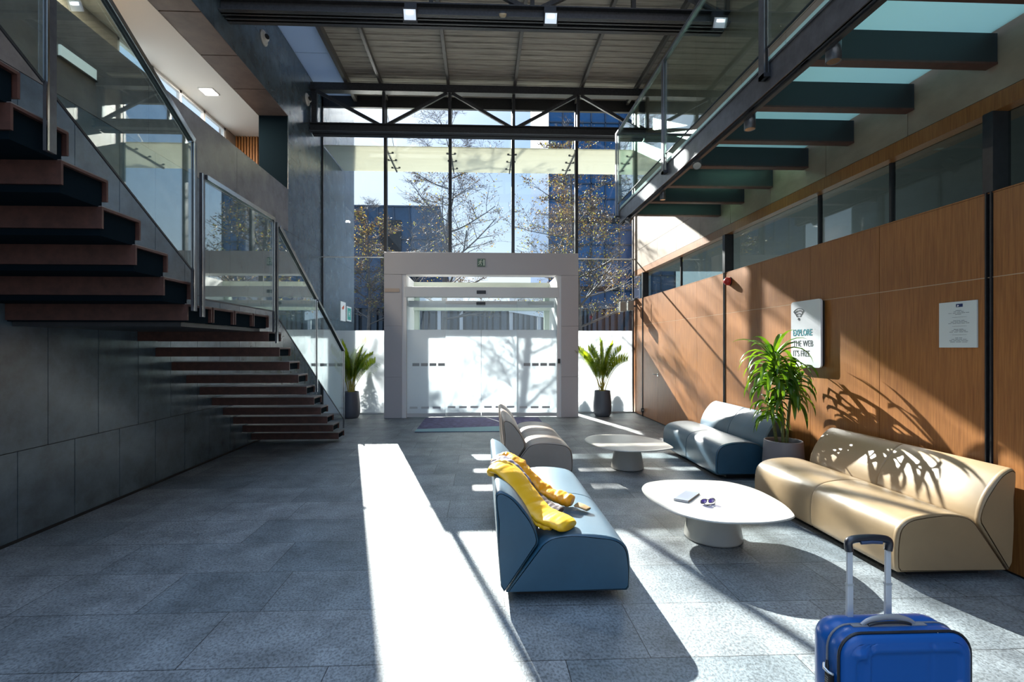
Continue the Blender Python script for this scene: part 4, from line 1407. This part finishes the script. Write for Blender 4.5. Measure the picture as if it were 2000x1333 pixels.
palm((-2.83, 10.56), 'potted palm in a blue grey pot left of the entrance beside the stair', 4,
     [(200, .18, 1.05, .7), (160, .12, 1.15, .5), (240, .2, 0.9, .9), (0, .3, 1.0, .9), (20, .12, 1.2, .6), (330, .35, 0.8, 1.2), (90, .15, 1.0, .6), (280, .2, 0.85, .8), (140, .3, 0.8, 1.0), (10, .55, 0.85, .6), (190, .3, 1.0, .7), (60, .25, .95, .8), (310, .15, 1.05, .7), (250, .4, .8, .9), (110, .3, .9, .9), (180, .06, 1.1, .4)])
palm((2.69, 10.60), 'potted palm in a blue grey pot right of the entrance by the wood wall', 9,
     [(178, .42, 1.25, .8), (185, .25, 1.1, .9), (170, .15, 1.05, .5), (90, .05, 1.15, .3), (0, .22, 1.05, .8), (10, .40, 1.0, 1.1), (350, .30, 0.9, 1.3), (270, .12, 1.0, .5), (40, .15, 1.1, .5), (300, .25, 0.85, .8), (180, .12, 1.0, .7), (355, .08, 1.1, .5), (30, .3, .9, 1.0), (240, .25, .9, .9), (120, .25, 1.0, .8), (200, .35, .95, 1.0)])

# tall dracaena in the grey planter
PC = (3.30, 5.14)
dr = thing('potted_dracaena', 'tall leafy dracaena in a grey planter between the blue and the beige sofa', 'potted plant', (PC[0], PC[1], 0))
lathe_pot([(0.001, 0.0), (0.16, 0.0), (0.195, 0.02), (0.208, 0.08), (0.205, 0.25), (0.196, 0.42), (0.190, 0.505), (0.186, 0.52), (0.176, 0.52), (0.168, 0.50), (0.165, 0.47)], PC, M['potbig'], dr)
MB().lathe([(0.166, 0.475), (0.001, 0.48)], (PC[0], PC[1], 0), 30).build('soil', M['soil'], dr)
rnd = random.Random(12)
canes = [([(3.27, 5.10, .47), (3.25, 5.08, .8), (3.20, 5.06, 1.08), (3.13, 5.04, 1.42)], 62, .47),
         ([(3.33, 5.13, .47), (3.35, 5.12, .85), (3.36, 5.08, 1.10), (3.33, 5.05, 1.22)], 52, .42),
         ([(3.24, 5.16, .47), (3.20, 5.14, .65), (3.17, 5.12, .80), (3.15, 5.12, .92)], 30, .27)]
for pts, nl, LL in canes:
    sp_ = spline([Vector(q) for q in pts], 5)
    MB().tube(sp_, [0.016 + 0.0016 * (i % 2) for i in range(len(sp_))], 9).build('cane', M['stem'], dr)
    b = MB()
    top = sp_[-1]
    for i in range(nl):
        k = i / nl
        az = i * 2.399963 + rnd.uniform(-.3, .3)
        el = 1.15 - 1.1 * (1 - k) ** 1.0 + rnd.uniform(-.15, .15)
        p = top - Vector((0, 0, (1 - k) * LL * 0.62))
        di = Vector((math.cos(az) * math.cos(el), math.sin(az) * math.cos(el), math.sin(el)))
        L_ = LL * rnd.uniform(0.75, 1.1)
        # leaves that would reach the wall stay shorter
        if p.x + di.x * L_ > XR - 0.06:
            L_ = max(0.12, (XR - 0.06 - p.x) / max(di.x, 0.1))
        strip_leaf(b, p, di, L_, 0.050 * (0.8 if LL < .3 else 1.0), 3.6 if k < 0.85 else 1.8, 8, roll=rnd.uniform(-.3, .3), xmax=XR - 0.085)
    b.build('leaf_crown', M['dracleaf'], dr)

# ------------------------------------------------------------------ jacket over the sofa back
jk = thing('jacket', 'yellow padded jacket thrown over the backrest of the petrol blue sofa', 'jacket', (0.3, 3.2, 0.5))
yel = mat('jacket_yellow', (0.80, 0.43, 0.008), 0.42, bump=0.35, bscale=22, bdist=0.006)
ora = mat('jacket_orange_yellow', (0.82, 0.33, 0.006), 0.45, bump=0.4, bscale=26, bdist=0.006)
lin = mat('jacket_lining', (0.20, 0.17, 0.21), 0.55, bump=0.3, bscale=30, bdist=0.005)
cuf = mat('jacket_cuff', (0.32, 0.19, 0.07), 0.6)
dark = mat('jacket_dark_lining', (0.05, 0.03, 0.03), 0.6)


def puff(path, wid, thk, quilts, m_, name, amp=0.22, wr=0.0, seed=1, n=14, flat=(1, 0, 0)):
    rn = random.Random(seed)
    P = spline([Vector(q) for q in path], 14)
    m = len(P)
    b = MB(); vs = []
    W_ = spline([Vector((w, 0, 0)) for w in wid], 14)
    acc = [0]
    for i in range(1, m):
        acc.append(acc[-1] + (P[i] - P[i - 1]).length)
    tot = acc[-1]
    ph = [rn.uniform(0, 6) for _ in range(6)]
    for i, p in enumerate(P):
        d = (P[min(i + 1, m - 1)] - P[max(i - 1, 0)]).normalized()
        a = Vector(flat); a = (a - d * a.dot(d)).normalized()
        c_ = d.cross(a).normalized()
        s_ = acc[i] / tot
        w_ = W_[min(i, len(W_) - 1)].x
        q = abs(math.sin(math.pi * quilts * s_)) ** 0.25
        k = (1 - amp) + amp * q
        endk = min(1.0, 0.82 + 5 * min(s_, 1 - s_))
        for j in range(n):
            t = 2 * math.pi * j / n
            w2 = 1 + wr * 1.6 * (noise.noise(Vector((math.cos(t) * 1.2, math.sin(t) * 1.2, acc[i] * 26 + seed * 7))) + 0.6 * noise.noise(Vector((math.cos(t) * 3, math.sin(t) * 3, acc[i] * 60 + seed * 3))))
            vs.append(p + a * (math.cos(t) * w_ / 2 * (0.94 + 0.06 * k) * endk * (0.5 + 0.5 * w2)) + c_ * (math.sin(t) * thk / 2 * k * endk * w2))
    fs = [(i * n + j, i * n + (j + 1) % n, (i + 1) * n + (j + 1) % n, (i + 1) * n + j) for i in range(m - 1) for j in range(n)]
    b.add(vs, fs, True)
    b.add(vs[:n], [tuple(range(n - 1, -1, -1))]); b.add(vs[-n:], [tuple(range(n))])
    return b.build(name, m_, jk, sub=1)


JY = 3.30
puff([(0.085, 3.36, .655), (0.12, 3.34, .705), (0.20, 3.27, .675), (0.30, 3.17, .56), (0.385, 3.08, .475), (0.47, 3.00, .455), (0.545, 2.93, .44)],
     [0.20, 0.24, 0.25, 0.25, 0.24, 0.23, 0.19], 0.075, 5, yel, 'sleeve', 0.20, 0.07, 3, flat=(0.55, 0.85, 0))
puff([(0.20, 3.60, .705), (0.27, 3.56, .675), (0.36, 3.50, .585), (0.46, 3.44, .50), (0.56, 3.38, .475), (0.64, 3.34, .462)],
     [0.15, 0.18, 0.18, 0.17, 0.17, 0.15], 0.085, 4, ora, 'sleeve', 0.15, 0.24, 7, flat=(0.3, 0.95, 0))
puff([(0.66, 3.33, .442), (0.70, 3.30, .437), (0.735, 3.27, .425)], [0.09, 0.085, 0.08], 0.022, 1, cuf, 'cuff', 0.0, 0.05, 2, flat=(0.5, 0.85, 0))
puff([(0.085, 3.46, .66), (0.13, 3.45, .715), (0.20, 3.42, .69), (0.28, 3.36, .615), (0.36, 3.27, .525), (0.44, 3.20, .475), (0.52, 3.14, .458)],
     [0.22, 0.22, 0.20, 0.18, 0.16, 0.15, 0.12], 0.05, 5, dark, 'inner_lining', 0.15, 0.25, 5, flat=(0.5, 0.86, 0))
puff([(0.08, 3.46, .68), (0.125, 3.46, .728), (0.20, 3.42, .712), (0.28, 3.36, .645), (0.33, 3.31, .585)],
     [0.11, 0.13, 0.12, 0.10, 0.07], 0.05, 4, lin, 'collar_lining', 0.15, 0.2, 8, flat=(0.5, 0.86, 0))
puff([(0.085, 3.58, .67), (0.14, 3.62, .715), (0.21, 3.62, .715), (0.29, 3.55, .675), (0.33, 3.48, .62)],
     [0.06, 0.08, 0.09, 0.08, 0.05], 0.05, 6, ora, 'hood_edge', 0.3, 0.3, 9, flat=(0.2, 1, 0))
puff([(0.07, 3.37, .64), (0.10, 3.36, .72), (0.17, 3.35, .725), (0.25, 3.31, .67), (0.32, 3.26, .60)],
     [0.05, 0.05, 0.05, 0.045, 0.03], 0.045, 9, yel, 'collar_roll', 0.3, 0.15, 12, flat=(0.5, 0.86, 0))
puff([(0.33, 3.06, .475), (0.36, 3.02, .455), (0.40, 2.985, .435), (0.44, 2.96, .432)], [0.10, 0.12, 0.12, 0.09], 0.05, 2, yel, 'body_hem', 0.25, 0.25, 15, flat=(0.8, 0.6, 0))
puff([(0.315, 3.10, .505), (0.36, 3.045, .480), (0.405, 3.00, .462)], [0.02, 0.028, 0.015], 0.02, 1, lin, 'hem_lining', 0.1, 0.1, 17, flat=(0.8, 0.6, 0))

# ------------------------------------------------------------------ outdoors
struct(MB().box(-60, 70, 13.9, 120, -0.3, -0.02).build('ground_paving', mat('paving', (0.30, 0.29, 0.27), 0.8, noise=0.2, nscale=0.7)))
struct(MB().box(-40, -3.75, 11.2, 13.9, -0.3, -0.02).build('ground_side', bpy.data.materials['paving']))
struct(MB().box(9.0, 40, 11.2, 13.9, -0.3, -0.02).build('ground_side_right', bpy.data.materials['paving']))


def curtain_block(label, x0, x1, y, h, nx_, nz_, m_glass, m_frame, depth=14, xtop=None, z0=0, dark=()):
    t = thing('office_building', label, 'building', ((x0 + x1) / 2, y, z0))
    xt = xtop if xtop is not None else x1
    b = MB()
    vs = [(x0, y, z0), (x1, y, z0), (xt, y, h), (x0, y, h), (x0, y + depth, z0), (x1, y + depth, z0), (xt, y + depth, h), (x0, y + depth, h)]
    b.add(vs, [(0, 1, 2, 3), (5, 4, 7, 6), (1, 5, 6, 2), (4, 0, 3, 7), (3, 2, 6, 7)])
    b.build('curtain_wall', m_glass, t)
    b = MB()
    for i in range(nx_ + 1):
        xa = x0 + (x1 - x0) * i / nx_; xb_ = x0 + (xt - x0) * i / nx_
        b.bar((xa, y - 0.05, z0), (xb_, y - 0.05, h), 0.09, 0.10, up=(0, 1, 0))
    for k in range(nz_ + 1):
        z = z0 + (h - z0) * k / nz_
        xe = x1 + (xt - x1) * k / nz_
        b.box(x0, xe, y - 0.10, y, z - 0.05, z + 0.05)
    b.build('facade_grid', m_frame, t)
    for i, (a, c, e, g_) in enumerate(dark):
        MB().box(a, c, y - 0.16, y - 0.02, e, g_).build('dark_bay', M['joint'], t)
    return t


cg1 = mat('navy_curtain_glass', (0.010, 0.042, 0.095), 0.25, noise=0.5, nscale=0.35)
cf1 = mat('navy_frame', (0.015, 0.035, 0.07), 0.5)
cg2 = mat('cobalt_curtain_glass', (0.006, 0.062, 0.17), 0.2, noise=0.35, nscale=0.25)
curtain_block('low navy blue glass office building behind the left tree with a slanted end', -16, -1.6, 34, 11.4, 12, 5, cg1, cf1, xtop=-2.9,
              dark=((-7.0, -5.6, 2.0, 10.4), (-4.9, -4.4, 2.0, 8.4)))
curtain_block('tall cobalt blue glass office tower behind the right tree', 5.35, 15.5, 38, 46, 9, 38, cg2, cf1,
              dark=((5.5, 11, 6.0, 6.35), (5.5, 12, 11.4, 11.8)))
t = thing('stair_tower', 'pale grey vertical tower strip beside the cobalt glass tower', 'building', (12.2, 36, 0))
MB().box(12.0, 12.9, 36.2, 37.6, 0, 26).build('tower_shaft', mat('pale_tower', (0.30, 0.30, 0.33), 0.6), t)
MB().box(11.9, 13.0, 36.0, 36.2, 13.8, 14.0).build('tower_ledge', M['white'], t)

# dark slatted fence across the street
fn = thing('slatted_fence', 'dark blue slatted screen wall across the street', 'fence', (0, 27, 0))
MB().box(-16, 16, 27.2, 27.4, 0, 3.9).build('backing', mat('screen_navy', (0.006, 0.014, 0.026), 0.6), fn)
b = MB()
x = -16
rnd = random.Random(2)
while x < 16:
    w_ = rnd.choice((0.12, 0.2, 0.3))
    b.box(x, x + w_, 27.02, 27.2, 0, 3.7)
    x += w_ + rnd.choice((0.12, 0.2))
b.build('slat', mat('slat_navy', (0.014, 0.028, 0.046), 0.5, noise=0.4, nscale=1.0), fn)
MB().box(-16, 16, 26.98, 27.2, 3.7, 4.0).build('cap_rail', cf1, fn)


def tree(name, label, base, h, r0, seed, lean=(0, 0), first=0.25, spread=1.0, nleaf=900, lcol=None, leafz=(0.2, 0.8), lsize=0.07):
    rnd = random.Random(seed)
    t = thing(name, label, 'tree', base, 'street trees')
    b = MB(); tips = []
    cnt = [0]
    def grow(p, d, L_, r, lev):
        n = 5 if lev < 2 else 4
        pts = [p.copy()]; rs = [r]
        for i in range(n):
            d = (d + Vector((rnd.uniform(-.16, .16), rnd.uniform(-.16, .16), rnd.uniform(-.05, .12) if lev < 3 else rnd.uniform(-.12, .12)))).normalized()
            p = p + d * (L_ / n)
            pts.append(p.copy()); rs.append(max(0.004, r * (1 - 0.6 * (i + 1) / n)))
        b.tube(pts, rs, 6 if lev < 2 else (4 if lev < 3 else 3), caps=False)
        cnt[0] += 1
        if lev >= 2:
            for q in pts[1:]:
                tips.append((q, lev))
        if lev < 4:
            k = (0, 6, 6, 5)[lev] if lev else 0
            for j in range(k):
                f = rnd.uniform(0.25, 1.0)
                i = min(n, int(f * n))
                q = pts[i]
                az = rnd.uniform(0, 2 * math.pi)
                s_ = Vector((math.cos(az), math.sin(az), rnd.uniform(-.25, .6)))
                dd = (d * 0.55 + s_ * 0.75).normalized()
                grow(q, dd, L_ * rnd.uniform(0.38, 0.62), max(0.004, rs[i] * 0.62), lev + 1)
    # trunk
    P = Vector(base); n = 12; pts = [P.copy()]; rs = [r0]
    d = Vector((lean[0], lean[1], 1)).normalized()
    for i in range(n):
        d = (d + Vector((rnd.uniform(-.05, .05), rnd.uniform(-.05, .05), 0.03))).normalized()
        P = P + d * (h / n); pts.append(P.copy()); rs.append(max(0.012, r0 * (1 - 0.9 * (i + 1) / n)))
    b.tube(pts, rs, 10, caps=False)
    nb_ = 20
    for j in range(nb_):
        f = first + (1 - first) * (j + 0.5) / nb_
        i = min(n, int(f * n)); u = f * n - i
        q = pts[i].lerp(pts[min(n, i + 1)], u)
        az = j * 2.4 + rnd.uniform(-.4, .4)
        el = rnd.uniform(0.15, 0.7)
        dd = Vector((math.cos(az) * math.cos(el), math.sin(az) * math.cos(el), math.sin(el)))
        L_ = h * 0.27 * spread * (1.12 - 0.75 * f) * rnd.uniform(0.8, 1.2)
        grow(q, dd, L_, max(0.006, rs[i] * 0.42), 1)
    b.build('trunk_and_branches', mat('bark_' + name + str(seed), (0.085, 0.075, 0.068) if lcol is None else lcol[2], 0.8, noise=0.4, nscale=6), t)
    lb = MB()
    z0, z1 = base[2] + leafz[0] * h, base[2] + leafz[1] * h
    cand = [q for q, l in tips if z0 < q.z < z1] or [q for q, l in tips]
    for k in range(nleaf):
        q = rnd.choice(cand) + Vector((rnd.gauss(0, .07), rnd.gauss(0, .07), rnd.gauss(0, .07)))
        a = Vector((rnd.gauss(0, 1), rnd.gauss(0, 1), rnd.gauss(0, 1))).normalized()
        c_ = a.cross(Vector((rnd.gauss(0, 1), rnd.gauss(0, 1), rnd.gauss(0, 1)))).normalized()
        s_ = lsize * rnd.uniform(0.6, 1.3)
        lb.add([q - a * s_ * .5, q + c_ * s_ * .32, q + a * s_ * .5, q - c_ * s_ * .32], [(0, 1, 2, 3)], False, rnd.choice((0, 0, 0, 0, 1, 2)))
    f_ = lb.build('foliage', [M['leafA'], M['leafB'], M['leafC']], t)
    f_['kind'] = 'stuff'
    return t


M['leafA'] = leaf_material('dry_leaf', (0.07, 0.045, 0.038), (0.15, 0.095, 0.07), 0.12, 0.6)
M['leafB'] = leaf_material('ochre_leaf', (0.28, 0.17, 0.05), (0.36, 0.26, 0.07), 0.2, 0.6)
M['leafC'] = leaf_material('olive_leaf', (0.16, 0.18, 0.05), (0.24, 0.26, 0.08), 0.4, 0.6)
tree('plane_tree', 'bare plane tree with seed balls in front of the navy building, left of centre', (-1.45, 18.5, -0.02), 11.0, 0.15, 5, lean=(-0.03, 0), first=0.22, spread=1.15, nleaf=2600, leafz=(0.2, 0.85))
tree('plane_tree', 'plane tree with brown leaves in front of the cobalt tower, right of the entrance', (3.75, 18.0, -0.02), 9.6, 0.14, 11, lean=(-0.05, 0), first=0.22, spread=1.2, nleaf=10500, leafz=(0.15, 0.98))
tree('plane_tree', 'small tree with ochre leaves close to the left end of the facade', (-5.75, 24.0, -0.02), 8.4, 0.11, 23, first=0.3, spread=1.1, nleaf=4200, leafz=(0.3, 0.95), lsize=0.09)


def shrub(label, c, rx, h, seed, n=1300):
    rnd = random.Random(seed)
    t = thing('shrub', label, 'shrub', (c[0], c[1], 0), 'shrubs outside the frosted glass')
    b = MB()
    for k in range(n):
        z = rnd.random() ** 1.1
        rr = rx * (1 - z) ** 0.6 * math.sqrt(rnd.random()) * (1 + 0.25 * math.sin(9 * z + seed))
        a = rnd.uniform(0, 6.283)
        q = Vector((c[0] + rr * math.cos(a), c[1] + rr * math.sin(a), 0.03 + z * h))
        u = Vector((rnd.gauss(0, 1), rnd.gauss(0, 1), rnd.gauss(0, 1))).normalized()
        w_ = u.cross(Vector((rnd.gauss(0, 1), rnd.gauss(0, 1), rnd.gauss(0, 1)))).normalized()
        s_ = 0.06
        b.add([q - u * s_ * .5, q + w_ * s_ * .35, q + u * s_ * .5, q - w_ * s_ * .35], [(0, 1, 2, 3)])
    f_ = b.build('leaves', M['leafC'], t); f_['kind'] = 'stuff'
    MB().tube([(c[0], c[1], -0.02), (c[0], c[1], h * 0.7)], [0.02, 0.006], 6).build('stem', M['stem'], t)
    return t


shrub('leafy shrub outside casting its shadow on the frosted glass left of the entrance', (-2.72, 11.75), 0.26, 1.25, 3)
shrub('low leafy shrub outside behind the frosted glass at the right end of the facade', (3.0, 11.8), 0.30, 0.72, 6)
shrub('low shrub outside behind the frosted glass beside the right pot', (2.25, 11.7), 0.22, 0.55, 8)

# white sloped panels on posts, set behind the doors
wb = thing('white_panels', 'white sloped panels outside seen through the clear glass of the doors', 'wall', (0, 24, 0))
b = MB()
b.prism([(-3.4, 3.45), (-0.9, 3.35), (-0.9, 4.0), (-3.4, 4.0)], 'y', 24.0, 24.2)
b.prism([(1.4, 3.3), (4.2, 2.85), (4.2, 4.0), (1.4, 4.0)], 'y', 24.0, 24.2)
b.build('band_panel', M['white'], wb)
b = MB()
for x in (-3.2, -2.1, -1.0, 1.5, 2.9, 4.0):
    b.box(x - 0.08, x + 0.08, 24.05, 24.15, 0, 3.4)
b.build('post', M['portal'], wb)

# roof over the rest of the hall left open, unseen, to add daylight fill
